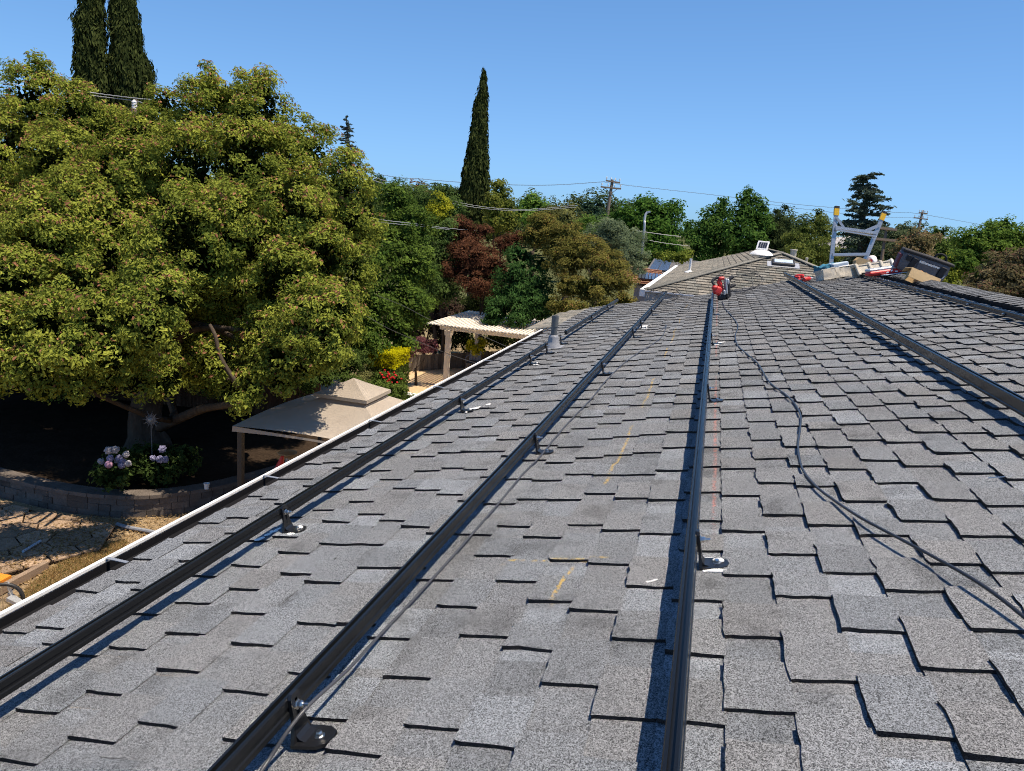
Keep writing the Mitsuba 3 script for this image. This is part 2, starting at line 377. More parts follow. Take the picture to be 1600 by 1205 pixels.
# thin near-black lining inside the trough
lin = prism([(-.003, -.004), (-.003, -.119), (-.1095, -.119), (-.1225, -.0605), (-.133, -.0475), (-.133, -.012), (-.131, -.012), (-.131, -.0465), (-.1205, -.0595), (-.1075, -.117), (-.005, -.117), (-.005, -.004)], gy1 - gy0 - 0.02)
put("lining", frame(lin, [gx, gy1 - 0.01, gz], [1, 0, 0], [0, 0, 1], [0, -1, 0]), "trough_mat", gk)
for y in (1.0, 2.45, 3.62, 5.0, 6.35, 7.9, 9.4):
    put("gutter_hanger", box([gx - 0.137, y - 0.009, gz + 0.005], [gx - 0.03, y + 0.009, gz + 0.008]), "aluminium_mat", gk)
# lower old strip of roof beyond the gutter's end
vs, fs, us, n = [], [], [], 0
for k in range(4):
    s_lo = S_EAVE - EXP * (k + 1)
    y = 11.2
    while y < 14.0:
        L = rng.uniform(0.14, 0.3)
        P = RP(np.array([s_lo, s_lo, s_lo + EXP, s_lo + EXP]), np.array([y, y + L - 0.006, y + L - 0.006, y]), np.array([0.006, 0.006, -0.001, -0.001]) - 0.012)
        vs += [P]; fs.append(np.array([[0, 2, 1], [0, 3, 2]]) + n); us.append(np.tile([rng.beta(2, 2), rng.random()], (4, 1))); n += 4; y += L
label(put("old_shingle_strip", (np.vstack(vs), np.vstack(fs)), "tan_shingle_mat", "house", uv=np.vstack(us)), "older tan shingles beyond the end of the gutter", kind="stuff")
# vent pipe with its flashing cone
ps, py_ = onroof(864, 545, 0.0)
def up_lathe(prof, s, y, h, sides=20):
    return frame(lathe(prof, sides), RP(s, y, h), [1, 0, 0], [0, 1, 0], [0, 0, 1])
vk = put("vent_pipe", up_lathe([(0.036, 0.0), (0.036, 0.235), (0.040, 0.236), (0.040, 0.36), (0.032, 0.36), (0.032, 0.30), (0, 0.30)], ps, py_, 0.02), "lead_mat", "house", smooth=40)
put("flashing_cone", up_lathe([(0.095, -0.01), (0.085, 0.03), (0.062, 0.06), (0.058, 0.115), (0.046, 0.135), (0.038, 0.14)], ps, py_, 0.02), "grey_plastic", vk, smooth=40)
put("flashing_plate", roofbox(ps - 0.02, py_, 0.014, (0.27, 0.25, 0.004)), "grey_plastic", vk)

# ------------------------------------------------------------------ rails, feet
RAIL_W, RAIL_H0, RAIL_H1 = 0.032, 0.075, 0.120
def rail_profile(drop=0.0, tall=0.0):
    w, a, b = RAIL_W / 2, RAIL_H0 - drop - tall, RAIL_H1 - drop
    return [(-w, a), (w, a), (w, a + 0.012), (w - 0.004, a + 0.015), (w - 0.004, a + 0.022), (w, a + 0.025), (w, b - 0.003), (w - 0.003, b), (0.006, b), (0.006, b - 0.011), (-0.006, b - 0.011), (-0.006, b), (-w + 0.003, b), (-w, b - 0.003), (-w, a + 0.025), (-w + 0.004, a + 0.022), (-w + 0.004, a + 0.015), (-w, a + 0.012)]
def foot(parent, s_face, y, side, r, mess=True):
    """L-foot with its upright against the rail's face at s_face; side=+1: base plate towards the ridge."""
    up = sg.Polygon([(-0.040, 0), (0.040, 0), (0.034, 0.018), (0.021, 0.05), (0.019, 0.104), (0.012, 0.114), (-0.012, 0.114), (-0.019, 0.104), (-0.021, 0.05), (-0.034, 0.018)])
    slot = sg.box(-0.005, 0.055, 0.005, 0.10)
    U = frame(prism(up.difference(slot), 0.009), RP(s_face + (0.0 if side > 0 else -0.009), y, 0.012), Y_DIR, N_DIR, S_DIR)
    plate = sg.Polygon([(0.0, -0.04), (0.06, -0.038), (0.082, -0.024), (0.088, 0), (0.082, 0.024), (0.06, 0.038), (0.0, 0.04)])
    Pl = prism(plate, 0.008)
    X = S_DIR * side
    Pl = frame(Pl, RP(s_face, y, 0.011), X, np.cross(N_DIR, X), N_DIR)
    fil = frame(prism([(0.008, 0.007), (0.03, 0.007), (0.016, 0.012), (0.0095, 0.022), (0.009, 0.045)], 0.05), RP(s_face, y + 0.025, 0.012), X, N_DIR, -Y_DIR if side > 0 else Y_DIR) if side > 0 else None
    k = put("foot", cat_([U, Pl] + ([fil] if fil is not None else [])), "foot_mat", parent)
    bolt = [frame(lathe([(0, 0.016), (0.007, 0.016), (0.0085, 0.012), (0.0085, 0.004), (0.012, 0.003), (0.012, 0)], 6), RP(s_face + side * 0.009, y, 0.096), Y_DIR, N_DIR, S_DIR * side),
            frame(lathe([(0, 0.030), (0.004, 0.030), (0.004, 0.0)], 8), RP(s_face + side * 0.009, y, 0.096), Y_DIR, N_DIR, S_DIR * side)]
    put("bolt", cat_(bolt), "steel_mat", k)
    put("lag_screw", frame(lathe([(0, 0.012), (0.006, 0.012), (0.008, 0.008), (0.008, 0.002), (0.013, 0.001), (0.013, 0)], 6), RP(s_face + side * 0.052, y, 0.019), S_DIR, Y_DIR, N_DIR), "steel_mat", k)
    if mess:
        b = trimesh.creation.icosphere(2, 1.0); b.apply_scale((0.017, 0.012, 0.006)); b.vertices *= 1 + 0.5 * (meshkit.noise(b.vertices * 190 + y)[:, None] - 0.5)
        put("sealant", frame(b, RP(s_face + side * 0.056, y + 0.012, 0.021), S_DIR, Y_DIR, N_DIR), "sealant_mat", k, smooth=True)
        blobs = []
        for q in range(r.integers(3, 7)):
            a = r.uniform(-0.5, 1) * 0.055; ln = r.uniform(0.008, 0.03)
            b = trimesh.creation.icosphere(2, 1.0)
            b.apply_scale((ln, r.uniform(0.006, 0.014), 0.005))
            b.vertices *= 1 + 0.35 * (meshkit.noise(b.vertices * 160 + q * 9)[:, None] - 0.5)
            blobs.append(frame(b, RP(s_face + side * (0.02 + abs(a)), y + r.choice([-0.043, -0.043, 0.043]) + r.normal(0, 0.003), 0.012), S_DIR, Y_DIR, N_DIR))
        for bb in blobs: put("sealant", bb, "sealant_mat", k, smooth=True)
def rail(sc, y0, y1, feet, side, text, messy=(), drop=0.0, tall=0.0):
    k = thing("mounting_rail", text, "mounting rail", "black mounting rails running along the roof")
    m = prism(rail_profile(drop, tall), y1 - y0)
    put("bar", frame(m, RP(sc, y1, 0), S_DIR, N_DIR, -Y_DIR), "rail_mat", k)
    r = np.random.default_rng(int(abs(sc) * 1000))
    for n, y in enumerate(feet):
        if side < 0:
            foot(k, sc + RAIL_W / 2 + 0.009, y, side, r, n in messy)
        else:
            foot(k, sc + RAIL_W / 2, y, side, r, n in messy)
    return k
def yy(px, py, h=0.01): return onroof(px, py, h)[1]
rail(-1.892, -1.5, 7.95, [0.35, yy(450, 830), yy(714, 644), yy(829, 570), yy(853, 553)], 1, "black rail nearest the gutter, ending just before the vent pipe", (0, 1, 2, 3))
rail(-1.892, 9.02, 14.05, [yy(876, 538), yy(920, 505), yy(944, 488)], 1, "short black rail piece beyond the vent pipe, in line with the rail nearest the gutter")
rail(-1.022, -1.5, 14.5, [yy(492, 1155), yy(838, 709), yy(938, 586), yy(986, 529), yy(1001, 514), yy(1017, 494)], 1, "black rail second from the gutter with a grey cable lying beside it", (4,))
rail(-0.156, -1.5, 12.95, [yy(1106, 884), yy(1112, 628), yy(1113, 539), yy(1115, 493)], 1, "black rail straight up the middle of the roof, ending at the red saw", (0, 2))
rail(1.230, -1.5, 16.3, [3.3, yy(1393, 541), yy(1308, 483), yy(1266, 456)], -1, "black rail right of the middle, fourth from the gutter, casting a broad shadow", tall=0.026)
rail(2.262, 1.5, 14.0, [], 1, "black rail just below the ridge at the right edge, highest on the roof", drop=0.047)
for y in np.arange(6.2, 12.5, 0.95):
    put("bolt", frame(lathe([(0, 0.016), (0.007, 0.016), (0.009, 0.012), (0.009, 0.003), (0.014, 0.002), (0.014, 0)], 6), RP(2.2445, y, 0.048), -Y_DIR, N_DIR, -S_DIR), "steel_mat", "mounting_rail_005")
# splices: small plates on the rails
# sealant smears left on the shingles
def smear(px0, py0, px1, py1, w, text):
    a, b = onroof(px0, py0, 0.014), onroof(px1, py1, 0.014)
    r = np.random.default_rng(int(px0))
    bl = []
    for t in np.linspace(0, 1, 7):
        p = trimesh.creation.icosphere(2, 1.0)
        L = math.dist(a, b) / 9
        p.apply_scale((L * r.uniform(0.7, 1.5), w * r.uniform(0.5, 1.2), 0.0022))
        d = nrm(S_DIR * (b[0] - a[0]) + Y_DIR * (b[1] - a[1]))
        bl.append(frame(p, RP(a[0] + (b[0] - a[0]) * t, a[1] + (b[1] - a[1]) * t + r.normal(0, w * 0.4), 0.0135), d, np.cross(N_DIR, d), N_DIR))
    put("sealant_smear", cat_(bl), "sealant_mat", "house", smooth=True)
smear(400, 845, 432, 828, 0.018, "")
smear(728, 642, 760, 633, 0.03, "")
smear(1118, 538, 1128, 534, 0.05, "")
smear(996, 513, 1008, 509, 0.05, "")
smear(1010, 909, 1026, 906, 0.004, "")
smear(1100, 893, 1124, 888, 0.010, "")

# ------------------------------------------------------------------ cables
def cable(pts, r, mat, text, cat="cable", name="cable"):
    P = [RP(*onroof(x, y, h), h) for x, y, h in pts]
    return single(name, tube(smooth_path(P, 8), r, 8), mat, text, cat, smooth=True)
cable([(1128, 470, .03), (1133, 482, .02), (1146, 497, .02), (1153, 510, .02), (1149, 525, .02), (1153, 540, .02), (1168, 554, .02), (1184, 568, .02), (1196, 588, .02), (1206, 601, .02), (1228, 617, .02), (1243, 633, .02), (1251, 650, .02), (1250, 672, .02), (1247, 695, .02), (1249, 716, .02), (1256, 737, .02), (1275, 760, .02), (1305, 783, .024), (1345, 809, .035), (1395, 836, .04), (1455, 868, .04), (1520, 905, .045), (1570, 940, .04), (1640, 998, .03), (1720, 1070, .02)], 0.0052, "cable_mat", "black cable snaking down the shingles right of the middle rail")
cable([(962, 512, .02), (985, 520, .02), (1030, 517, .018), (1041, 508, .018), (1035, 525, .018), (1017, 540, .018), (995, 553, .018), (970, 572, .018), (945, 597, .018), (925, 622, .018), (895, 653, .018), (870, 681, .018), (845, 712, .02), (815, 743, .018), (782, 783, .018), (745, 826, .018), (712, 864, .02), (675, 905, .02), (632, 952, .02), (590, 996, .03), (545, 1045, .055), (490, 1095, .09), (455, 1135, .075), (415, 1195, .03), (370, 1260, .02)], 0.0046, "grey_cable_mat", "thin grey cable lying along the second rail from the gutter")
def coil(px, py, h, R, turns, text, r=0.004, tall=0.5):
    s, y = onroof(px, py, h)
    rr = np.random.default_rng(int(px))
    P = []
    for k in range(turns * 22):
        a = k / 22 * 2 * np.pi
        q = R * (0.62 + 0.38 * rr.random() if k % 11 == 0 else 0.9 + 0.1 * math.sin(k * 0.13)) * (0.75 + 0.25 * math.sin(k * 0.071 + 1))
        P.append(RP(s + q * math.cos(a), y + 0.5 * q * math.sin(a), h + 0.02 + tall * q * (1 + math.sin(a)) * 0.55))
    return single("coiled_cable", tube(smooth_path(np.array(P)[::3], 4), r, 6), "cable_mat", text, "cable coil", smooth=True)
coil(1040, 474, 0.02, 0.31, 5, "loose coil of black wire at the far end of the second rail", tall=0.75)
coil(1158, 456, 0.02, 0.46, 5, "springy coil of black cable beside the red saw", r=0.0045, tall=0.75)
nail = tube([RP(*onroof(1544, 748, .014), .016), RP(*onroof(1582, 745, .014), .016)], 0.0022, 6)
single("nail", nail, "steel_mat", "small bright nail lying on the shingles at the right edge", "nail")
nail = tube([RP(*onroof(1358, 557, .014), .016), RP(*onroof(1378, 556, .014), .016)], 0.0025, 6)
single("nail", nail, "steel_mat", "small nail lying in the sun left of the broad rail shadow", "nail")
# ------------------------------------------------------------------ things lying on the roof
def rot_frame(s, y, yaw, pitch=0.0, roll=0.0):
    X = S_DIR * math.cos(yaw) + Y_DIR * math.sin(yaw)
    Y = np.cross(N_DIR, X); Z = N_DIR
    cp, sp = math.cos(pitch), math.sin(pitch)
    X, Z = X * cp + Z * sp, Z * cp - X * sp
    cr, sr = math.cos(roll), math.sin(roll)
    Y, Z = Y * cr + Z * sr, Z * cr - Y * sr
    return X, Y, Z
def seat(px, py, yaw_px, h=0.012, pitch=0.0, roll=0.0):
    """Origin and axes of a thing resting on the roof at photo pixel (px, py), its x axis turned by yaw_px from the view's right."""
    s, y = onroof(px, py, h)
    X = RIGHT - N_DIR * (RIGHT @ N_DIR); X /= np.linalg.norm(X)
    Y = np.cross(N_DIR, X)
    c, n = math.cos(yaw_px), math.sin(yaw_px)
    X, Y, Z = X * c + Y * n, Y * c - X * n, N_DIR
    X, Z = X * math.cos(pitch) + Z * math.sin(pitch), Z * math.cos(pitch) - X * math.sin(pitch)
    Y, Z = Y * math.cos(roll) + Z * math.sin(roll), Z * math.cos(roll) - Y * math.sin(roll)
    o = RP(s, y, h)
    return o, X, Y, Z, F_PX / ((o - CAM) @ FWD)         # last: photo pixels per metre there
def tr(m, x, y, z, rot=None):
    m = m.copy()
    if rot is not None: m.apply_transform(trimesh.transformations.euler_matrix(*rot))
    m.apply_translation((x, y, z)); return m
# red band saw
o, X, Y, Z, ppm = seat(1131, 468, 0.1)
k = thing("band_saw", "red and black cordless band saw standing at the far end of the middle rail", "power saw")
u = 1 / ppm                                     # metres per photo pixel at that place
P_ = lambda m: frame(m, o, X, Y, Z)
put("body", P_(cat_([tr(rbox((13 * u, 10 * u, 13 * u), 3 * u), -9 * u, 0, 15 * u, (0, 0.5, 0)), tr(rbox((9 * u, 9 * u, 7 * u), 2.5 * u), -13 * u, -1 * u, 20 * u)])), "red_plastic", k, smooth=40)
put("motor_housing", P_(cat_([tr(rbox((7 * u, 9 * u, 20 * u), 3 * u), -3 * u, 2 * u, 22 * u, (0, -0.2, 0)), tr(rbox((9 * u, 9 * u, 5 * u), 2 * u), -1 * u, 1 * u, 33 * u)])), "red_plastic", k, smooth=40)
put("handle", P_(tube(smooth_path([(-13 * u, 0, 24 * u), (-15 * u, 2 * u, 30 * u), (-10 * u, 3 * u, 34 * u), (-4 * u, 2 * u, 35 * u)]), 2 * u, 10)), "black_plastic", k, smooth=True)
put("wheel_guard", P_(cat_([tr(rbox((6 * u, 8 * u, 30 * u), 2.5 * u), 9 * u, 1 * u, 17 * u), tr(rbox((5 * u, 8 * u, 12 * u), 2 * u), 5 * u, 0, 8 * u)])), "black_plastic", k, smooth=40)
put("blade_plate", P_(cat_([tr(rbox((3.2 * u, 9 * u, 24 * u), 1.2 * u), 4 * u, -2 * u, 20 * u), tr(rbox((5 * u, 9 * u, 9 * u), 2 * u), 7 * u, -2.5 * u, 27 * u), tr(rbox((4 * u, 8 * u, 8 * u), 1.5 * u), 0 * u, -3 * u, 11 * u)])), "silver_paint", k, smooth=40)
put("battery", P_(cat_([tr(rbox((12 * u, 9 * u, 8 * u), 2 * u), -3 * u, 1 * u, 4 * u), tr(rbox((6 * u, 9 * u, 6 * u), 2 * u), 6 * u, 1 * u, 3 * u)])), "black_plastic", k, smooth=40)
put("front_grip", P_(cat_([tr(rbox((12 * u, 6 * u, 5 * u), 2 * u), 15 * u, 2 * u, 31 * u, (0, -0.5, 0)), tr(rbox((11 * u, 5 * u, 5 * u), 2 * u), 16 * u, 0, 19 * u, (0, -0.35, 0))])), "black_plastic", k, smooth=40)
# two red drills
for n, (px, py, yw, txt) in enumerate([(1262, 440, 0.5, "red cordless drill lying at the end of the broad-shadowed rail, nearer the carton"), (1248, 436, 2.3, "red cordless drill lying flat behind the rail end, left of the other drill")]):
    o, X, Y, Z, ppm = seat(px, py, yw); u = 1 / ppm
    k = thing("cordless_drill", txt, "drill", "red drills by the rail end")
    P_ = lambda m: frame(m, o, X, Y, Z)
    put("body", P_(tr(frame(lathe([(0, -9 * u), (3 * u, -8 * u), (3.6 * u, -3 * u), (3.4 * u, 3 * u), (2.2 * u, 6 * u), (0, 6 * u)], 14), [0, 0, 0], [0, 1, 0], [0, 0, 1], [1, 0, 0]), 0, 0, 4 * u)), "red_plastic", k, smooth=40)
    put("chuck", P_(tr(frame(lathe([(0, 0), (2.2 * u, 0), (2.2 * u, 3 * u), (1.2 * u, 5.5 * u), (0, 5.5 * u)], 12), [0, 0, 0], [0, 1, 0], [0, 0, 1], [1, 0, 0]), 6.3 * u, 0, 4 * u)), "silver_paint", k, smooth=40)
    put("grip", P_(tr(rbox((3.4 * u, 10 * u, 3 * u), 1.3 * u), -4 * u, 6 * u, 3 * u, (0, 0, 0.2))), "black_plastic", k, smooth=40)
    put("battery", P_(tr(rbox((8 * u, 5 * u, 5 * u), 1.2 * u), -5 * u, 13 * u, 3 * u)), "red_plastic", k, smooth=40)
# long carton with paper on top
o, X, Y, Z, ppm = seat(1309, 435, 0.20, roll=-0.12); u = 1 / ppm
k = thing("long_carton", "long dented pale carton lying nearest the camera among the tools", "carton")
P_ = lambda m: frame(m, o, X, Y, Z)
def dent(m, a, f, sd):
    m = m.subdivide().subdivide().subdivide()
    m.vertices += a * (np.stack([meshkit.noise(m.vertices * f + q * 31.7 + sd) for q in range(3)], 1) - 0.5)
    return m
put("box_left", P_(dent(tr(trimesh.creation.box(extents=(22 * u, 20 * u, 16 * u)), -20 * u, 0, 8 * u, (0, 0, 0.05)), 2.2 * u, 0.13 / u, 1)), "pale_card_mat", k)
put("box_right", P_(dent(tr(trimesh.creation.box(extents=(34 * u, 18 * u, 15 * u)), 9 * u, 4 * u, 7.5 * u, (0, 0.04, 0.12)), 2.2 * u, 0.13 / u, 5)), "pale_card_mat", k)
tk = put("torn_flap", P_(dent(tr(trimesh.creation.box(extents=(50 * u, 19 * u, 0.8 * u)), 3 * u, 4 * u, 17 * u, (0, -0.03, 0.1)), 2.5 * u, 0.16 / u, 9)), "paper_mat", k)
# moulded pulp crate
o, X, Y, Z, ppm = seat(1371, 427, 0.16, h=0.05, roll=-0.30); u = 1 / ppm
k = thing("packing_crate", "pale moulded packing tray with ribbed partitions behind the red case", "packing tray")
P_ = lambda m: frame(m, o, X, Y, Z)
put("tray", P_(cat_([tr(trimesh.creation.box(extents=(64 * u, 1.6 * u, 15 * u)), 0, 2 * u, 11 * u, (-0.25, 0, 0)), tr(trimesh.creation.box(extents=(64 * u, 14 * u, 1.6 * u)), 0, 8 * u, 17 * u), tr(trimesh.creation.box(extents=(64 * u, 1.6 * u, 18 * u)), 0, 15 * u, 9 * u)])), "pale_card_mat", k)
for x in (-31, -9, 11, 30):
    put("rib", P_(cat_([tr(rbox((5 * u, 4 * u, 20 * u), 1.2 * u), x * u, 0, 10 * u, (-0.25, 0, 0)), tr(rbox((5 * u, 14 * u, 3 * u), 1.2 * u), x * u, 8 * u, 19 * u)])), "paper_mat" if x == 30 else "pale_card_mat", k, smooth=40)
# red level case with white marks
o, X, Y, Z, ppm = seat(1391, 429, 0.03, h=0.07); u = 1 / ppm
k = thing("level_case", "long low red case with white marks along its front and a grey lid", "tool case")
P_ = lambda m: frame(m, o, X, Y, Z)
put("base", P_(tr(rbox((68 * u, 18 * u, 8 * u), 3.5 * u), 0, 6 * u, 5 * u)), "red_plastic", k, smooth=40)
put("lid", P_(tr(rbox((64 * u, 17 * u, 5 * u), 2.2 * u), -1 * u, 7 * u, 10 * u)), "silver_paint", k, smooth=40)
mk = []
for q, x in enumerate((-6, 1, 8, 15, 22)):
    a = [[(-2, -1.6), (2, -1.6), (2.4, 0.4), (-1.2, 0.6)], [(-2, 0.2), (1, 1.9), (2, -0.4), (-1, -1.8)]][q % 2]
    mk.append(tr(frame(prism([(c * u, d * u) for c, d in a], 0.6 * u), [0, 0, 0], [1, 0, 0], [0, 0, 1], [0, -1, 0]), x * u, -2.75 * u, (6.0 if q % 2 else 4.6) * u))
mk.append(tr(frame(prism(sg.Point(0, 0).buffer(3.2 * u).difference(sg.Point(0, 0).buffer(1.9 * u)), 0.6 * u), [0, 0, 0], [1, 0, 0], [0, 0, 1], [0, -1, 0]), 29 * u, -2.75 * u, 5.2 * u))
put("mark", P_(cat_(mk)), "white_plastic", k)
put("sheet", P_(tr(trimesh.creation.box(extents=(58 * u, 16 * u, 0.7 * u)), 14 * u, -2 * u, 0.8 * u, (0, 0, 0.1))), "pale_blue_plastic", k)
# open cardboard carton by the bag
o, X, Y, Z, ppm = seat(1442, 440, -0.30, h=0.06, pitch=-0.54, roll=-0.5); u = 1 / ppm
k = thing("open_carton", "brown open-topped carton tilted below the tool bag", "carton")
P_ = lambda m: frame(m, o, X, Y, Z)
put("front_panel", P_(tr(trimesh.creation.box(extents=(46 * u, 0.9 * u, 17 * u)), 0, 0, 7 * u)), "cardboard_mat", k)
put("back_panel", P_(tr(trimesh.creation.box(extents=(46 * u, 0.9 * u, 18 * u)), 0, 15 * u, 8 * u)), "cardboard_mat", k)
put("end_panel", P_(tr(trimesh.creation.box(extents=(0.9 * u, 13.9 * u, 16.5 * u)), -22.5 * u, 7.5 * u, 7 * u)), "cardboard_mat", k)
put("end_panel", P_(tr(trimesh.creation.box(extents=(0.9 * u, 13.9 * u, 16.5 * u)), 22.5 * u, 7.5 * u, 7 * u)), "cardboard_mat", k)
put("flap", P_(tr(trimesh.creation.box(extents=(11 * u, 14 * u, 0.8 * u)), -27 * u, 7 * u, 13 * u, (0, -0.5, 0))), "cardboard_mat", k)
for n, (x, z) in enumerate(((-6, 18.5), (1, 18.0))):
    put("orange_cap", frame(cat_([tr(lathe([(0, 2.6 * u), (2.5 * u, 2.2 * u), (3.2 * u, 0.6 * u), (3.2 * u, -2 * u), (0, -2 * u)], 14), 0, 0, 0), tr(lathe([(3.8 * u, -0.6 * u), (4.4 * u, -1.2 * u), (3.8 * u, -1.8 * u)], 14), 0, 0, 0)]), o + X * (x * u) + Y * (8 * u) + Z * (z * u - 1.0 * u), X, Y, Z), "orange_plastic", k, smooth=40)
scene["maroon_mat"] = principled((0.12, 0.02, 0.025), 0.6)
# tool bag
o, X, Y, Z, ppm = seat(1436, 430, -0.25, pitch=-0.47, roll=0.10); u = 1 / ppm
k = thing("tool_bag", "large grey and black tool bag with white lettering slumped over the ridge", "tool bag")
P_ = lambda m: frame(m, o - Z * (2 * u), X, Y, Z * 0.84)
o2 = o
def bagbox(size, r, a):
    m = rbox(size, r).subdivide().subdivide()
    m.vertices += a * (np.stack([meshkit.noise(m.vertices * (0.09 / u) + q * 11.3) for q in range(3)], 1) - 0.5)
    return m
put("body", P_(tr(bagbox((74 * u, 26 * u, 36 * u), 6 * u, 4 * u), 0, 10 * u, 19 * u)), "bag_mat", k, smooth=50)
put("lid", P_(tr(bagbox((77 * u, 29 * u, 6 * u), 2.5 * u, 3 * u), 1 * u, 10 * u, 37 * u)), "bag_dark_mat", k, smooth=50)
put("front_pocket", P_(tr(bagbox((32 * u, 5 * u, 20 * u), 2.5 * u, 1.5 * u), 5 * u, -4 * u, 17 * u)), "bag_mat", k, smooth=50)
for x in (-17, 27):
    put("side_pocket", P_(tr(bagbox((9 * u, 5 * u, 22 * u), 2 * u, 1.5 * u), x * u, -4 * u, 19 * u, (0, 0.1, 0))), "bag_dark_mat", k, smooth=50)
put("buckle", P_(tr(rbox((7 * u, 3 * u, 10 * u), 1 * u), -26 * u, -5 * u, 26 * u)), "bag_dark_mat", k, smooth=40)
put("handle", P_(tube(smooth_path([(10 * u, 8 * u, 39 * u), (12 * u, 6 * u, 47 * u), (18 * u, 5 * u, 50 * u), (25 * u, 6 * u, 47 * u), (28 * u, 8 * u, 40 * u)]), 1.6 * u, 8)), "bag_dark_mat", k, smooth=True)
tx = meshkit.text_mesh("Milwaukee", 4.4 * u, 0.4 * u, bold=True)
tx.apply_translation((-tx.bounds[1][0] / 2, 0, 0)); tx.vertices[:, 0] += 0.25 * tx.vertices[:, 1]
put("lettering", P_(tr(frame(tx, [0, 0, 0], [1, 0, 0], [0, 0, 1], [0, -1, 0]), 4 * u, -8.6 * u, 24 * u, (0, 0, 0))), "white_plastic", k)
put("end_trim", P_(tr(bagbox((4 * u, 20 * u, 26 * u), 1.8 * u, 1 * u), -37 * u, 9 * u, 16 * u)), "maroon_mat", k, smooth=50)
# hose and rag bits among the boxes
single("air_hose", frame(tube(smooth_path([(-4 * u, -9 * u, 7 * u), (6 * u, -11 * u, 3 * u), (18 * u, -10 * u, 3 * u), (30 * u, -7 * u, 6 * u), (33 * u, -5 * u, 12 * u)]), 1.0 * u, 8), o2, X, Y, Z), "grey_plastic", "short grey hose looped in front of the tool bag", "hose", smooth=True)
o, X, Y, Z, ppm = seat(1292, 424, 0.3); u = 1 / ppm
m = dent(trimesh.creation.box(extents=(30 * u, 14 * u, 8 * u)), 6 * u, 0.12 / u, 3)
single("cloth_bundle", frame(tr(m, 0, 6 * u, 6 * u), o, X, Y, Z), "blue_cloth", "teal crumpled cloth behind the long carton", "cloth", smooth=50)
m = dent(rbox((28 * u, 13 * u, 8 * u), 2 * u), 1.5 * u, 0.1 / u, 6)
o, X, Y, Z, ppm = seat(1316, 421, 0.15); 
single("foam_block", frame(tr(m, 0, 9 * u, 7 * u), o, X, Y, Z), "pale_blue_plastic", "pale grey foam block between the ladder's left foot and the carton", "foam block", smooth=40)
o, X, Y, Z, ppm = seat(1355, 421, 0.1); u = 1 / ppm
m = prism([(-17 * u, 0), (15 * u, 0), (12 * u, 12 * u), (-6 * u, 20 * u), (-12 * u, 16 * u)], 9 * u)
single("cardboard_wedge", frame(tr(frame(m, [0, 0, 0], [1, 0, 0], [0, 0, 1], [0, -1, 0]), -2 * u, 14 * u, 0), o, X, Y, Z), "cardboard_mat", "brown cardboard offcut standing up behind the packing tray", "cardboard")
m = dent(trimesh.creation.icosphere(2, 8 * u), 5 * u, 0.1 / u, 8)
def f_redwhite(p, n, uv):
    return mix((0.75, 0.7, 0.68), (0.6, 0.1, 0.1), smoothstep(0.55, 0.6, noise(p[0] * 9, p[1] * 9, p[2] * 14)))
scene["red_white_mat"] = diffuse(proc(f_redwhite))
single("plastic_bag", frame(tr(m, 17 * u, 14 * u, 12 * u), o, X, Y, Z), "red_white_mat", "crumpled white and red bag beside the cardboard offcut", "bag", smooth=50)

# ------------------------------------------------------------------ ladder
k = thing("ladder", "aluminium ladder top with flared rails and yellow caps rising above the roof edge", "ladder")
D = 16.2
A0, A1 = at(1297, 425, D), at(1307.5, 326, D)
B0, B1 = at(1344, 425, D), at(1381, 334, D)
def lrail(pts, text=None):
    return cat_([bar(a, b, 0.085, 0.030, up=FWD) for a, b in zip(pts, pts[1:])])
low = np.array([0, 0, -4.0])
put("left_rail", lrail([A0 + low, A0, A1]), "aluminium_mat", k)
put("right_rail", lrail([B0 + low - RIGHT * 0.2, B0, B1]), "aluminium_mat", k)
for e, d in ((A1, A1 - A0), (B1, B1 - B0)):
    d = nrm(d)
    ck = put("end_cap", bar(e - d * 0.15, e + d * 0.0, 0.105, 0.05, up=FWD), "yellow_plastic", k)
    put("rubber_tip", bar(e + d * 0.001, e + d * 0.05, 0.10, 0.055, up=FWD), "black_plastic", ck)
def lerp(a, b, t): return a + (b - a) * t
for ta, tb in ((0.70, 0.665), (0.27, 0.30)):
    put("rung", bar(lerp(A0, A1, ta), lerp(B0, B1, tb), 0.06, 0.075, up=FWD), "aluminium_mat", k)
put("rung", bar(lerp(A0, A1, 0.66) - FWD * 0.05, lerp(B0, B1, 0.60) - FWD * 0.05, 0.03, 0.03, up=FWD), "aluminium_mat", k)
q0, q1 = lerp(A0, A1, 0.70), lerp(B0, B1, 0.665)
put("brace", bar(lerp(A0, A1, 0.86) - FWD * 0.03, lerp(q0, q1, 0.22) - FWD * 0.03, 0.05, 0.008, up=FWD), "aluminium_mat", k)
put("brace", bar(lerp(B0, B1, 0.80) - FWD * 0.03, lerp(q0, q1, 0.72) - FWD * 0.03, 0.07, 0.008, up=FWD), "aluminium_mat", k)

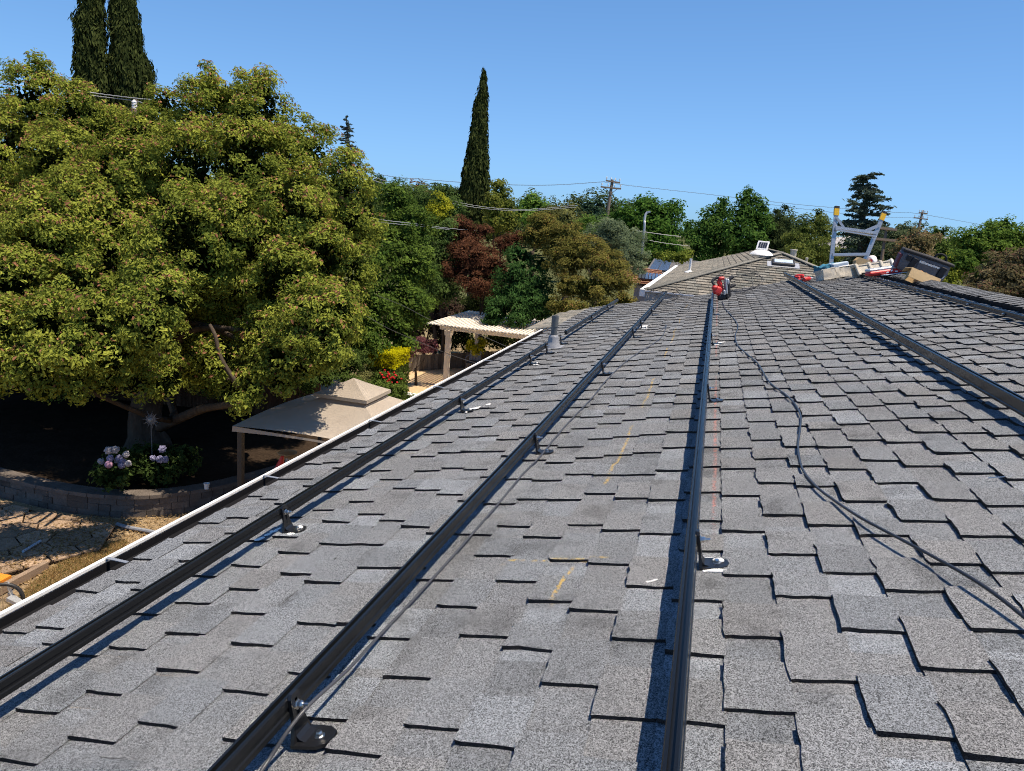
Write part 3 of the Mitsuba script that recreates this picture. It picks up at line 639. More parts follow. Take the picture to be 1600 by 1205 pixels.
# ------------------------------------------------------------------ the tan-roofed wing beyond
k = thing("tan_roofed_house", "low house with a tan mottled shingle hip roof and grey walls beyond the rails", "house")
EZ = 4.5
C0 = np.array([-1.62, 19.9, EZ]); SLT = 0.335
AP = np.array([1.85, 23.4, EZ + 3.5 * SLT]); XR = 5.32
def tan_plane(o, u, w, length, rise_len, clip, rows=0.185, tabw=(0.17, 0.34), seed=0):
    """Shingle tabs on a plane: o corner at the eave, u along the eave, w up the slope (unit)."""
    r = np.random.default_rng(seed); n_ = nrm(np.cross(u, w)); vs, fs, us, n = [], [], [], 0
    if n_[2] < 0: n_ = -n_
    v = 0
    while v < rise_len:
        x = -r.uniform(0, 0.3)
        while x < length:
            L = r.uniform(*tabw)
            c0, c1 = clip(v + rows / 2)
            a, b = max(x, c0), min(x + L - 0.008, c1)
            if b - a > 0.02:
                P = [o + u * a + w * v, o + u * b + w * v, o + u * b + w * (v + rows), o + u * a + w * (v + rows)]
                h = [0.022 + r.uniform(0, .006)] * 2 + [0.004] * 2
                P = [p + n_ * q for p, q in zip(P, h)]
                P += [P[0], P[1], P[0] - n_ * 0.016, P[1] - n_ * 0.016, P[0], P[3], P[0] - n_ * 0.016, P[3] - n_ * 0.006]
                t = r.beta(1.6, 1.8)
                us.append(np.vstack([np.tile([t, r.random()], (4, 1)), np.tile([0.5, 2.0], (8, 1))])); vs.append(np.array(P))
                fs.append(np.array([[0, 1, 2], [0, 2, 3], [4, 6, 5], [5, 6, 7], [8, 9, 10], [9, 11, 10]]) + n); n += 12
            x += L
        v += rows
    return (np.vstack(vs), np.vstack(fs)), np.vstack(us)
W_ = 3.5 * math.sqrt(1 + SLT ** 2)
under = np.array([C0, [XR, 19.9, EZ], AP, [-1.62, 37.0, EZ], [1.85, 33.4, AP[2]], [XR, 37.0, EZ]])
rk = put("roof", (under - [0, 0, 0.01], np.array([[0, 1, 2], [0, 2, 4], [0, 4, 3], [1, 5, 4], [1, 4, 2], [3, 4, 5]])), "tan_shingle_mat", k, uv=np.tile([0.3, 0.5], (6, 1)))
u_, w_ = np.array([1.0, 0, 0]), nrm([0, 1, SLT])
m, uv = tan_plane(C0, u_, w_, XR - C0[0], W_, lambda v: (v / W_ * 3.47, XR - C0[0] - v / W_ * 3.47), seed=3)
label(put("front_shingles", m, "tan_shingle_mat", rk, uv=uv), "mottled tan shingles on the slope facing the camera", kind="stuff")
u_, w_ = np.array([0, 1.0, 0]), nrm([1, 0, SLT])
m, uv = tan_plane(C0, u_, w_, 17.0, W_, lambda v: (v / W_ * 3.5, 17.1 - v / W_ * 3.5), seed=4)
label(put("side_shingles", m, "tan_shingle_mat", rk, uv=uv), "mottled tan shingles on the left slope", kind="stuff")
hip = []
for a, b in ((C0, AP), ([XR, 19.9, EZ], AP), (AP, [1.85, 33.4, AP[2]])):
    hip.append(bar(np.array(a) + [0, 0, .035], np.array(b) + [0, 0, .035], 0.2, 0.025))
put("hip_caps", cat_(hip), "tan_shingle_mat", rk)
def f_bluegrey(p, n, uv):
    return mix((0.20, 0.235, 0.26), (0.26, 0.29, 0.31), fbm(p[0] * 4, p[1] * 4, p[2] * 9))
scene["bluegrey_paint"] = principled(proc(f_bluegrey), 0.5)
put("fascia", box([C0[0] - 0.02, C0[1] - 0.03, EZ - 0.27], [XR, C0[1], EZ - 0.02]), "bluegrey_paint", k)
put("gutter_lip", box([C0[0] - 0.02, C0[1] - 0.09, EZ - 0.035], [XR, C0[1] - 0.031, EZ + 0.0]), "white_paint", k)
put("barge_board", box([C0[0] - 0.16, C0[1] - 0.09, EZ - 0.16], [C0[0] - 0.022, 37.0, EZ + 0.02]), "white_paint", k)
put("wall", box([C0[0] + 0.35, C0[1] + 0.4, 0], [XR - 0.3, 36.5, EZ - 0.28]), "stucco_mat", k)
put("soffit_board", box([-0.5, C0[1] + 0.36, EZ - 0.62], [0.6, C0[1] + 0.395, EZ - 0.29]), "cardboard_mat", k)
put("downspout", box([-1.12, C0[1] + 0.28, EZ - 1.6], [-1.0, C0[1] + 0.38, EZ - 0.42]), "black_plastic", k)
put("eave_vent", rbox((0.24, 0.05, 0.05), 0.02).apply_translation((-1.36, C0[1] - 0.02, EZ - 0.33)), "white_plastic", k)
# attic fan with its small solar panel
o = np.array([1.28, 23.1, EZ + 3.05 * SLT])
ak = put("attic_fan", frame(cat_([tr(lathe([(0.0, 0.20), (0.18, 0.18), (0.30, 0.10), (0.33, 0.05), (0.30, 0.05), (0.24, 0.0)], 20), 0, 0, 0.02)]), o, [1, 0, 0], [0, 1, 0], [0, 0, 1]), "white_paint", k, smooth=40)
X = np.array([0.97, -0.25, 0]); X /= np.linalg.norm(X); Z = nrm([0.12, 0.5, 1.0]); Z = nrm(Z - X * (Z @ X)); Yv = np.cross(Z, X)
Zs = nrm(np.array([-0.25, -0.85, 0.55])); Xs = nrm(np.cross([0, 0, 1], Zs)); Xs = Xs if Xs[0] > 0 else -Xs; Ys = np.cross(Zs, Xs)
pk = put("panel_frame", frame(rbox((0.33, 0.29, 0.03), 0.01), o + [0.0, 0.05, 0.34], Xs, Ys, Zs), "white_paint", ak)
def f_cell(p, n, uv):
    return mi.Color3f(0.03, 0.035, 0.05)
scene["solar_cell_mat"] = principled((0.035, 0.04, 0.055), 0.2, 0, 0.6)
cells = [tr(trimesh.creation.box(extents=(0.055, 0.19, 0.004)), x, 0, 0.018) for x in (-0.085, -0.022, 0.04, 0.1)]
put("solar_cells", frame(cat_(cells), o + [0.0, 0.05, 0.34], Xs, Ys, Zs), "solar_cell_mat", ak)
# skylight
def on_front(x, v): return np.array([x, 19.9 + v / W_ * 3.5, EZ + v / W_ * 3.5 * SLT])
Zf = nrm([0, -SLT, 1]); Yf = nrm([0, 1, SLT]); Xf = np.array([1.0, 0, 0])
sk = put("skylight", frame(rbox((0.62, 0.34, 0.12), 0.04), on_front(1.86, 2.75) + Zf * 0.05, Xf, Yf, Zf), "black_plastic", k, smooth=40)
put("glazing", frame(rbox((0.50, 0.24, 0.05), 0.02), on_front(1.86, 2.75) + Zf * 0.105, Xf, Yf, Zf), "pale_blue_plastic", sk, smooth=40)
put("flashing", frame(trimesh.creation.box(extents=(0.86, 0.4, 0.012)), on_front(1.86, 2.70) + Zf * 0.028, Xf, Yf, Zf), "silver_paint", sk)
for x, y, z0, hgt, r_ in ((*at(1237, 414, 23.4), 0.44, 0.09), (*at(1259, 415, 23.2), 0.2, 0.035)):
    put("roof_vent", frame(lathe([(r_, -0.1), (r_, hgt), (r_ * 1.25, hgt), (r_ * 1.25, hgt + 0.04), (0, hgt + 0.05)], 16), [x, y, z0], [1, 0, 0], [0, 1, 0], [0, 0, 1]), "pale_card_mat", k, smooth=40)
sp = np.array([-0.75, 25.5, EZ + 0.87 * SLT])
put("plumbing_vent", frame(lathe([(0.16, 0.0), (0.14, 0.03), (0.06, 0.06), (0.04, 0.1), (0.04, 0.45), (0, 0.45)], 14), sp, [1, 0, 0], [0, 1, 0], [0, 0, 1]), "white_plastic", k, smooth=40)
# ------------------------------------------------------------------ ground
def f_ground(p, n, uv):
    a = fbm(p[0] * 0.9, p[1] * 0.9, 1.0); b = noise(p[0] * 30, p[1] * 30, 2.0)
    c = mix((0.20, 0.145, 0.09), (0.34, 0.255, 0.15), a) * (0.7 + 0.6 * b)
    far = smoothstep(25.0, 60.0, dr.sqrt(p[0] * p[0] + p[1] * p[1]))
    return mix(c, mi.Color3f(0.10, 0.11, 0.05) * (0.6 + 0.8 * fbm(p[0] * 0.05, p[1] * 0.05)), far)
scene["ground_mat"] = diffuse(proc(f_ground))
gx_, gy_ = np.meshgrid(np.concatenate([[-9000, -2000, -400, -120], np.linspace(-40, 30, 71), [120, 400, 2000, 9000]]), np.concatenate([[-9000, -500, -60], np.linspace(-6, 60, 67), [150, 500, 2000, 9000]]), indexing="ij")
gz_ = np.where((np.abs(gx_) < 41) & (np.abs(gy_ - 27) < 34), 0.05 * (meshkit.fbm(np.stack([gx_ * 0.7, gy_ * 0.7, gx_ * 0], -1)) - 0.5), 0)
key = put("ground", (np.stack([gx_, gy_, gz_], -1).reshape(-1, 3), grid_faces(*gx_.shape)), "ground_mat", smooth=True)
label(key, "dry bare earth of the yard below the roof", kind="structure")
# a far hill
hx = np.linspace(-1, 1, 40); hy = np.linspace(0, 1, 10)
hc = at(1720, 420, 5200); hd = nrm([FWD[0], FWD[1], 0]); hr = np.array([hd[1], -hd[0], 0])
HX, HY = np.meshgrid(hx, hy, indexing="ij")
HZ = (120 + 90 * meshkit.fbm(np.stack([HX * 5, HY * 3, HX * 0 + 2], -1))) * np.sin(np.pi * np.clip(HY, 0, 1)) * np.cos(HX * np.pi / 2) ** 0.5
HP = np.array([hc[0], hc[1], -3])[None, None] + hr * (HX * 1700)[..., None] + hd * (HY * 2200)[..., None] + np.array([0, 0, 1.0]) * HZ[..., None]
def f_hill(p, n, uv):
    return mix((0.36, 0.35, 0.36), (0.42, 0.40, 0.38), fbm(p[0] * 0.006, p[1] * 0.006))  # pale grey paints distance haze into the hill colour
scene["hazed_hill_mat"] = diffuse(proc(f_hill))
label(put("far_hill", (HP.reshape(-1, 3), grid_faces(40, 10)), "hazed_hill_mat", smooth=True), "far hill on the horizon, its pale colour painted as haze", kind="structure")
# concrete patio under the pergola
def f_patio(p, n, uv):
    return mix((0.50, 0.345, 0.195), (0.58, 0.42, 0.255), fbm(p[0] * 2, p[1] * 2, 0.0)) * (0.92 + 0.16 * noise(p[0] * 40, p[1] * 40, 1.0))
scene["patio_mat"] = diffuse(proc(f_patio))
label(put("patio", box([-11.6, 22.7, 0.03], [-3.2, 29.2, 0.12]), "patio_mat"), "pale orange concrete patio under the pergola", kind="structure")
label(put("patio_kerb", box([-11.7, 22.4, 0.02], [-3.2, 22.695, 0.15]), "white_paint"), "pale kerb along the patio's near edge", kind="structure")
# raised bed and its block wall
WALL = smooth_path([(-14.2, 10.9), (-13.2, 10.80), (-12.3, 10.72), (-11.5, 10.68), (-10.7, 10.74), (-9.95, 10.95), (-9.35, 11.4), (-8.9, 12.0), (-8.5, 12.9), (-8.15, 14.0), (-7.9, 15.2)], 10)
line = sg.LineString(WALL)
def f_block(p, n, uv):
    a = fbm(p[0] * 6, p[1] * 6, p[2] * 6)
    return mix((0.085, 0.075, 0.068), (0.165, 0.14, 0.12), a) * (0.75 + 0.5 * uv[0]) * (0.8 + 0.4 * noise(p[0] * 70, p[1] * 70, p[2] * 70))
scene["block_mat"] = diffuse(proc(f_block))
rw = np.random.default_rng(21)
wk = thing("retaining_wall", "low curved wall of grey concrete blocks holding the shaded flower bed", "retaining wall")
def seg_block(t0, t1, z0, z1, d0, d1, g=0.006):
    a, b = np.array(line.interpolate(t0 + g).coords[0]), np.array(line.interpolate(t1 - g).coords[0])
    t = nrm(b - a); nn = np.array([t[1], -t[0]])                     # towards the yard
    c = []
    for z in (z0, z1):
        ins = 0.010 if z == z1 else 0.004
        c += [[*(a + nn * (d1 - ins)), z], [*(b + nn * (d1 - ins)), z], [*(b + nn * d0), z], [*(a + nn * d0), z]]
    return hexa(c)
put("core", cat_([seg_block(t, min(t + 0.3, line.length), 0, 0.40, -0.26, -0.02, 0) for t in np.arange(0, line.length - 0.05, 0.3)]), "block_mat", wk, uv=np.tile([0.1, 0.5], (8 * len(np.arange(0, line.length - 0.05, 0.3)), 1)))
for row in range(3):
    t = -rw.uniform(0, 0.25)
    while t < line.length:
        L = rw.choice([0.22, 0.32, 0.42])
        a, b = max(t, 0), min(t + L, line.length)
        if b - a > 0.06:
            m = seg_block(a, b, row * 0.128 + 0.002, row * 0.128 + 0.124, -0.2, rw.uniform(-0.008, 0.012))
            put("block", m, "block_mat", wk, uv=np.tile([rw.random(), 0.5], (8, 1)))
        t += L
t = 0
while t < line.length - 0.1:
    L = rw.uniform(0.32, 0.42); b = min(t + L, line.length)
    put("cap_stone", seg_block(t, b, 0.387, 0.455, -0.3, 0.035 + rw.uniform(-.006, .006), 0.004), "block_mat", wk, uv=np.tile([0.5 + 0.5 * rw.random(), 0.5], (8, 1)))
    t = b
bed = sg.Polygon([(-14.2, 11.0)] + [tuple(p + np.array([-0.12, 0.12])) for p in WALL[::4]] + [(-7.9, 19.0), (-26, 19.0), (-26, 11.0)])
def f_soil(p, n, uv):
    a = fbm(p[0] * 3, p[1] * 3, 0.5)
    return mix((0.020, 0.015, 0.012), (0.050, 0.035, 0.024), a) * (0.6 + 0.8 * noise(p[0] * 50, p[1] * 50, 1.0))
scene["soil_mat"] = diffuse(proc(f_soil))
bm = prism(bed, 0.40); bm.apply_translation((0, 0, 0.0))
label(put("planting_bed", bm, "soil_mat"), "dark mulched bed behind the curved block wall", kind="structure")
# irregular paving stones in the yard
from scipy.spatial import Voronoi
rp = np.random.default_rng(5)
area = sg.Polygon([(-14.5, 8.3), (-9.98, 8.25), (-9.62, 9.0), (-9.3, 9.6), (-9.8, 10.5), (-11.5, 10.45), (-14.5, 10.5)])
pts = rp.uniform([-15, 7.6], [-9, 11.2], (130, 2))
for _ in range(3):
    vor = Voronoi(pts)
    new = pts.copy()
    for q, reg in enumerate(vor.point_region):
        R_ = vor.regions[reg]
        if R_ and -1 not in R_: new[q] = vor.vertices[R_].mean(0)
    pts = np.where(np.abs(new - pts) < 1, new, pts)
vor = Voronoi(pts)
def f_stone(p, n, uv):
    a = fbm(p[0] * 5, p[1] * 5, 2.0)
    return mix((0.26, 0.185, 0.125), (0.40, 0.29, 0.20), a) * (0.75 + 0.5 * uv[0]) * (0.85 + 0.3 * noise(p[0] * 60, p[1] * 60))
scene["stone_mat"] = diffuse(proc(f_stone))
pv = put("paving", prism(area.buffer(-0.02), 0.035), "soil_mat"); scene[pv]["to_world"] = T().translate([0, 0, 0.02])
label(pv, "irregular tan paving stones in the lower yard", kind="structure")
for reg in vor.point_region:
    R_ = vor.regions[reg]
    if not R_ or -1 in R_: continue
    g = sg.Polygon(vor.vertices[R_]).intersection(area).buffer(-0.035).buffer(0.02, quad_segs=1).simplify(0.008)
    if g.is_empty or g.geom_type != "Polygon" or g.area < 0.01: continue
    m = prism(g, 0.025); m.apply_translation((0, 0, 0.055 + rp.uniform(0, 0.008)))
    put("stone", m, "stone_mat", pv, uv=np.tile([rp.random(), 0.5], (len(m.vertices), 1)))
def f_timber(p, n, uv):
    g = noise(p[0] * 3, p[1] * 3, 0.0)
    return mix((0.20, 0.14, 0.10), (0.32, 0.24, 0.17), fbm(p[0] * 8, p[1] * 8, p[2] * 30)) * (0.8 + 0.3 * g)
scene["timber_mat"] = diffuse(proc(f_timber))
a, b = onz(0, 922, 0.08), onz(72, 883, 0.08)
a = a + (a - b) * 0.4
single("edging_board", bar(a, b, 0.09, 0.12), "timber_mat", "weathered timber edging board beside the dry grass strip", "edging board")
c = onz(-8, 906, 0.1)
d = nrm((b - a) * [1, 1, 0])
m = cat_([bar(c - d * 0.35 + np.array([0.05, 0, 0.02]), c + d * 0.12 + np.array([0.05, 0, 0.02]), 0.26, 0.06)])
single("orange_plank", m, "orange_plastic", "flat orange plank on the paving at the left edge", "plank")
single("grey_pipe", tube([onz(36, 862, 0.11), onz(64, 845, 0.11)], 0.022, 8), "pale_blue_plastic", "short grey-blue pipe lying on the shaded paving", "pipe", smooth=40)
single("garden_pipe", tube(smooth_path([onz(183, 819, 0.05), onz(200, 824, 0.06), onz(238, 831, 0.05), onz(275, 838, 0.05)]), 0.035, 8), "grey_plastic", "grey drain pipe lying on the ground below the wall", "pipe", smooth=40)
# wheeled frame half hidden by the gutter
k = thing("garden_cart", "small grey wheeled cart half hidden behind the gutter at the lower left corner", "cart")
c = onz(4, 938, 0.3)
w_ = []
for q in range(1):
    ring = [c + np.array([0.0, 0, 0]) + 0.24 * (math.cos(t) * np.array([0.75, 0.66, 0]) + math.sin(t) * np.array([0, 0, 1.0])) for t in np.linspace(0, 2 * np.pi, 25)]
    put("tyre", tube(ring, 0.028, 8, cap=False), "black_plastic", k, smooth=True)
    put("spokes", cat_([bar(c, c + 0.23 * (math.cos(t) * np.array([0.75, 0.66, 0]) + math.sin(t) * np.array([0, 0, 1.0])), 0.012, 0.012) for t in np.arange(0, 6.2, 0.785)]), "steel_mat", k)
put("frame", cat_([bar(c + [0.1, 0, 0.05], onz(32, 944, 0.3), 0.07, 0.05), bar(c + [0.05, 0.05, 0.25], onz(18, 930, 0.35), 0.04, 0.04), bar(onz(14, 928, 0.35), onz(34, 942, 0.3), 0.05, 0.04)]), "silver_paint", k)

# ------------------------------------------------------------------ leaves
def f_leafvar(p, n, uv):
    return mi.Color3f(0.1)
for nm, dt, sp_ in (("leaf_mat", 0.75, 0.35), ("gloss_leaf_mat", 0.62, 0.6), ("needle_mat", 0.35, 0.2)):
    scene[nm] = {"type": "principledthin", "base_color": VC, "roughness": 0.42 if nm == "gloss_leaf_mat" else 0.62, "diff_trans": dt, "eta": 1.45, "spec_trans": 0.0}
def f_bark(p, n, uv):
    g = fbm(p[0] * 12, p[1] * 12, p[2] * 2.5)
    return mix((0.03, 0.024, 0.02), (0.12, 0.095, 0.072), g)
scene["bark_mat"] = diffuse(proc(f_bark))
def leaf_mesh(P, N, L, W, rng, tdir=None, droop=0.3):
    """Folded four-sided leaves: (vertices, faces). P points, N normals, L lengths, W widths."""
    n = len(P)
    t = rng.normal(size=(n, 3)) if tdir is None else tdir + 0.35 * rng.normal(size=(n, 3))
    t[:, 2] -= droop
    t = nrm(t - N * (t * N).sum(1, keepdims=True)); b = np.cross(N, t)
    L = np.broadcast_to(L, (n,))[:, None]; W = np.broadcast_to(W, (n,))[:, None]
    f_ = N * W * 0.22
    V = np.stack([P - t * L * 0.5, P + b * W * 0.5 + f_, P + t * L * 0.5 - N * L * 0.08, P - b * W * 0.5 + f_], 1).reshape(-1, 3)
    k = 4 * np.arange(n)[:, None]
    F = np.concatenate([k + [0, 1, 2], k + [0, 2, 3]], 1).reshape(-1, 3)
    return V, F
def unit(rng, n):
    return nrm(rng.normal(size=(n, 3)))
VIEW_UP = np.array([0, 0, 1.0])
def crown(lobes, leaf, rng, cols, tip=None, tip_amt=0.0, cover=1.5, clump=0.32, aspect=0.5, up=0.55, squash=0.85, inner=True, droop=0.35, spacing=1.5, shell=(0.72, 1.05), size_jit=0.3, back=0.45, inner_cols=None):
    """Leaves in clumps spread over the shells of ellipsoid lobes. lobes: (centre, radius). Colours vary from leaf to leaf."""
    C = np.array([l[0] for l in lobes]); R = np.array([l[1] for l in lobes])
    cols = np.array(cols); Vs, Fs, Ks, n0 = [], [], [], 0
    for c, r in zip(C, R):
        area = 4 * np.pi * r * r * squash
        rc = clump * (0.6 + 0.4 * min(1, r / 1.0)) if clump > 0 else r * 0.35
        nc = max(6, int(area / (rc * rc * spacing)))
        d = unit(rng, nc)
        view = nrm(c - CAM)
        keep = (d @ view < 0.25) | (rng.random(nc) < back)
        d = d[keep]; nc = len(d)
        rad = rng.uniform(*shell, nc)[:, None]
        cc = c + d * rad * r * np.array([1, 1, squash])
        # drop clumps buried in other lobes
        dist = np.linalg.norm((cc[:, None] - C[None]) / np.array([1, 1, squash]), axis=2) / R[None]
        buried = (dist < 0.55).any(1)
        cc, d = cc[~buried], d[~buried]; nc = len(cc)
        if nc == 0: continue
        rcs = rc * rng.uniform(0.6, 1.25, nc)
        per = np.maximum(4, (cover * 2.2 * rcs ** 2 / (leaf * leaf * aspect * 0.5)).astype(int))
        idx = np.repeat(np.arange(nc), per); n = len(idx)
        e = unit(rng, n)
        e[:, 2] = np.where(rng.random(n) < 0.65, np.abs(e[:, 2]), e[:, 2])
        q = rng.random(n) ** 0.45
        P = cc[idx] + e * (q * rcs[idx])[:, None] * np.array([1, 1, 0.92])
        N = nrm(0.6 * d[idx] + 0.6 * e + up * VIEW_UP + 0.38 * rng.normal(size=(n, 3)))
        s = leaf * (1 + size_jit * rng.normal(size=n)).clip(0.5, 1.7)
        V, F = leaf_mesh(P, N, s, s * aspect, rng, droop=droop)
        cl = rng.random(nc)
        mixw = np.clip(0.65 * cl[idx] + 0.35 * rng.random(n), 0, 1)[:, None]
        K = cols[0] * (1 - mixw) + cols[1] * mixw
        K = K * rng.uniform(0.75, 1.3, (n, 1))
        if tip is not None:
            outer = (q > 0.72) & (e[:, 2] > 0.1) & (rng.random(n) < tip_amt * (0.3 + 1.4 * cl[idx] ** 2) * np.where(d[idx][:, 2] > 0.2, 1.0, 0.15))
            K[outer] = np.array(tip) * rng.uniform(0.7, 1.3, (outer.sum(), 1))
        Vs.append(V); Fs.append(F + n0); Ks.append(np.repeat(K, 4, axis=0)); n0 += len(V)
        if inner:  # inner leaves coloured darker, painting shade into the gaps between clumps
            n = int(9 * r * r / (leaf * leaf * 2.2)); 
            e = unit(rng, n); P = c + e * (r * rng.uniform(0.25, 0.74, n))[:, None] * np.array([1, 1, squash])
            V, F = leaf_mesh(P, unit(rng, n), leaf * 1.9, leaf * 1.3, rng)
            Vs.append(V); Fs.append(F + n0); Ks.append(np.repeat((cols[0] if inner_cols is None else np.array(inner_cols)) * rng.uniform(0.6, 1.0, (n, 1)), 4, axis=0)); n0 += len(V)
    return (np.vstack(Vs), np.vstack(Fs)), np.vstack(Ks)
def lobe(px, py, rpx, depth):
    return at(px, py, depth), rpx * depth / F_PX
def limbs(base, lobes, r0, rng, every=1, split=0.5):
    ms = []
    C = np.array([l[0] for l in lobes]); top = C.mean(0)
    j = base + (top - base) * split
    w = rng.normal(0, 0.05 * np.linalg.norm(top - base), (2, 3)) * [1, 1, 0.2]
    tp = smooth_path([base, base * 0.6 + j * 0.4 + w[0] * .5, j], 5)
    k = np.linspace(0, 1, len(tp)); rad = r0 * (1.35 - 0.35 * np.clip(k * 5, 0, 1)) * (1 - 0.35 * k)
    ms.append(tube(tp, rad, 10))
    for c in C[::every]:
        c = j + (c - j) * 0.78; mid = j * 0.5 + c * 0.5 + rng.normal(0, 0.12, 3) * np.linalg.norm(c - j)
        p = smooth_path([j - (j - base) * 0.1 * rng.random(), mid, c], 4)
        ms.append(tube(p, np.linspace(r0 * 0.26, r0 * 0.07, len(p)), 6, cap=False))
    return cat_(ms)
TREES = [0]
def tree(name, lobes, leaf, text, cat, cols, trunk_r=0.09, base=None, group=None, mat="leaf_mat", every=2, shade_lobes=(), **kw):
    TREES[0] += 1
    rng = np.random.default_rng(300 + TREES[0])
    k = thing(name, text, cat, group)
    L = [lobe(*l) for l in lobes] + [(np.array(p, float), r) for p, r in shade_lobes]
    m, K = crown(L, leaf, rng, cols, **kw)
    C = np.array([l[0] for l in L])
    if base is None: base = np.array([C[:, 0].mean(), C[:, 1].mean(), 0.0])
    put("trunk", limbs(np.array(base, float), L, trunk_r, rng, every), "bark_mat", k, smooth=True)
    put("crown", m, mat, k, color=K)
    return k
# big evergreen tree on the left
big = [(60, 168, 54, 17), (-50, 200, 65, 17), (128, 190, 47, 16.5), (20, 240, 55, 16), (238, 222, 48, 17), (268, 190, 39, 17.2), (330, 188, 54, 17), (404, 182, 52, 17), (408, 145, 20, 17), (345, 150, 24, 17), (474, 250, 52, 16.2), (535, 288, 43, 16.2), (562, 350, 39, 16.5), (100, 275, 64, 15.6), (195, 285, 60, 15.2), (300, 280, 66, 15.2), (385, 265, 62, 15.4), (462, 335, 60, 14.7), (375, 365, 64, 14.3), (282, 380, 66, 15.9), (182, 375, 64, 14.6), (84, 370, 67, 14), (-20, 330, 67, 15.5), (-70, 420, 76, 15.5), (548, 425, 37, 15.2), (505, 400, 39, 14.6), (440, 445, 55, 13.9), (345, 470, 50, 15.6), (238, 465, 49, 13.3), (122, 460, 55, 13), (20, 450, 52, 13), (505, 495, 37, 14.2), (432, 530, 37, 13.6), (485, 550, 28, 13.6), (196, 540, 35, 12), (110, 545, 39, 12), (262, 590, 25, 13), (238, 560, 28, 13), (45, 560, 37, 11.8), (130, 585, 24, 11.8), (300, 520, 33, 16.1), (-40, 520, 50, 12.4), (395, 205, 37, 15.5), (520, 532, 28, 13.5), (500, 562, 22, 13.2), (468, 520, 33, 13.4), (452, 572, 24, 13.2), (60, 430, 110, 18.5), (200, 440, 110, 18.8), (340, 430, 110, 18.5), (450, 400, 90, 18), (-60, 520, 90, 18), (100, 540, 70, 18.5), (230, 545, 60, 18.5), (330, 545, 60, 19.5), (420, 500, 70, 17.5), (75, 600, 26, 11.6), (170, 590, 22, 12), (215, 500, 40, 11.8), (150, 505, 40, 11.6), (75, 515, 40, 11.5), (250, 535, 30, 12), (0, 520, 40, 11.6), (215, 600, 24, 12.4), (300, 570, 26, 14.5), (330, 545, 28, 14.7), (255, 605, 18, 12.8), (470, 545, 34, 13.0), (503, 512, 36, 13.2), (535, 505, 28, 13.5), (440, 562, 30, 12.9), (60, 112, 20, 17), (404, 125, 16, 17), (330, 128, 18, 17), (250, 160, 18, 17.2), (515, 542, 32, 12.8), (495, 500, 36, 12.9), (530, 485, 26, 13), (468, 572, 26, 12.9), (374, 628, 18, 12.9), (392, 606, 20, 12.9), (440, 592, 24, 13), (415, 570, 28, 13.1), (365, 612, 22, 14), (325, 590, 26, 16.0), (40, 598, 24, 11.5), (118, 602, 22, 11.6), (60, 570, 34, 11.4), (-20, 580, 34, 11.4), (175, 560, 30, 11.5), (230, 515, 36, 11.6), (265, 475, 38, 11.9), (105, 555, 34, 11.3), (180, 230, 50, 18), (390, 270, 60, 17.5), (270, 300, 60, 18), (80, 220, 50, 18), (450, 290, 50, 17.5)]  # the wide, deep lobes are added to block sky and sun
tree("spreading_tree", big, 0.070, "huge spreading evergreen with yellow-green leaves and reddish tips filling the left side", "tree", [(0.085, 0.125, 0.022), (0.42, 0.45, 0.075)], trunk_r=0.42, base=[-11.75, 13.6, 0.38], mat="gloss_leaf_mat", every=4, shade_lobes=[((-7.9, 12.2, 3.4), 0.5), ((-8.3, 12.9, 3.2), 0.5), ((-8.6, 11.8, 3.0), 0.4), ((-6.7, 11.6, 3.9), 0.55), ((-6.6, 12.6, 4.0), 0.5), ((-6.25, 11.5, 3.7), 0.36), ((-6.9, 12.0, 3.4), 0.4), ((-7.0, 11.3, 3.3), 0.35), ((-7.2, 13.2, 3.8), 0.5)] + [((x, y, 4.7 + 0.5 * math.sin(x * 3 + y)), 0.95) for x in np.arange(-17, -8.4, 1.25) for y in np.arange(12.2, 18.4, 1.3)], tip=(0.33, 0.16, 0.09), tip_amt=0.24, cover=1.25, clump=0.27, spacing=2.0, aspect=0.5, up=0.25, squash=1.22, back=0.35, shell=(0.76, 1.04), inner_cols=(0.02, 0.03, 0.008))  # lobes added for the shade they cast on gazebo and bed, mostly hidden
# a bare crooked limb seen low in the crown
lk = "spreading_tree"
put("limb", cat_([tube(smooth_path([at(328, 508, 13.6), at(336, 525, 13.5), at(345, 560, 13.5), at(362, 588, 13.5), at(372, 604, 13.6)]), [0.032 + 0.001 * q for q in range(25)], 8), tube(smooth_path([at(250, 668, 16), at(300, 645, 14.9), at(325, 637, 14.2), at(360, 632, 13.8), at(385, 625, 13.5)]), np.linspace(0.11, 0.05, 25), 8)]), "bark_mat", lk, smooth=True)

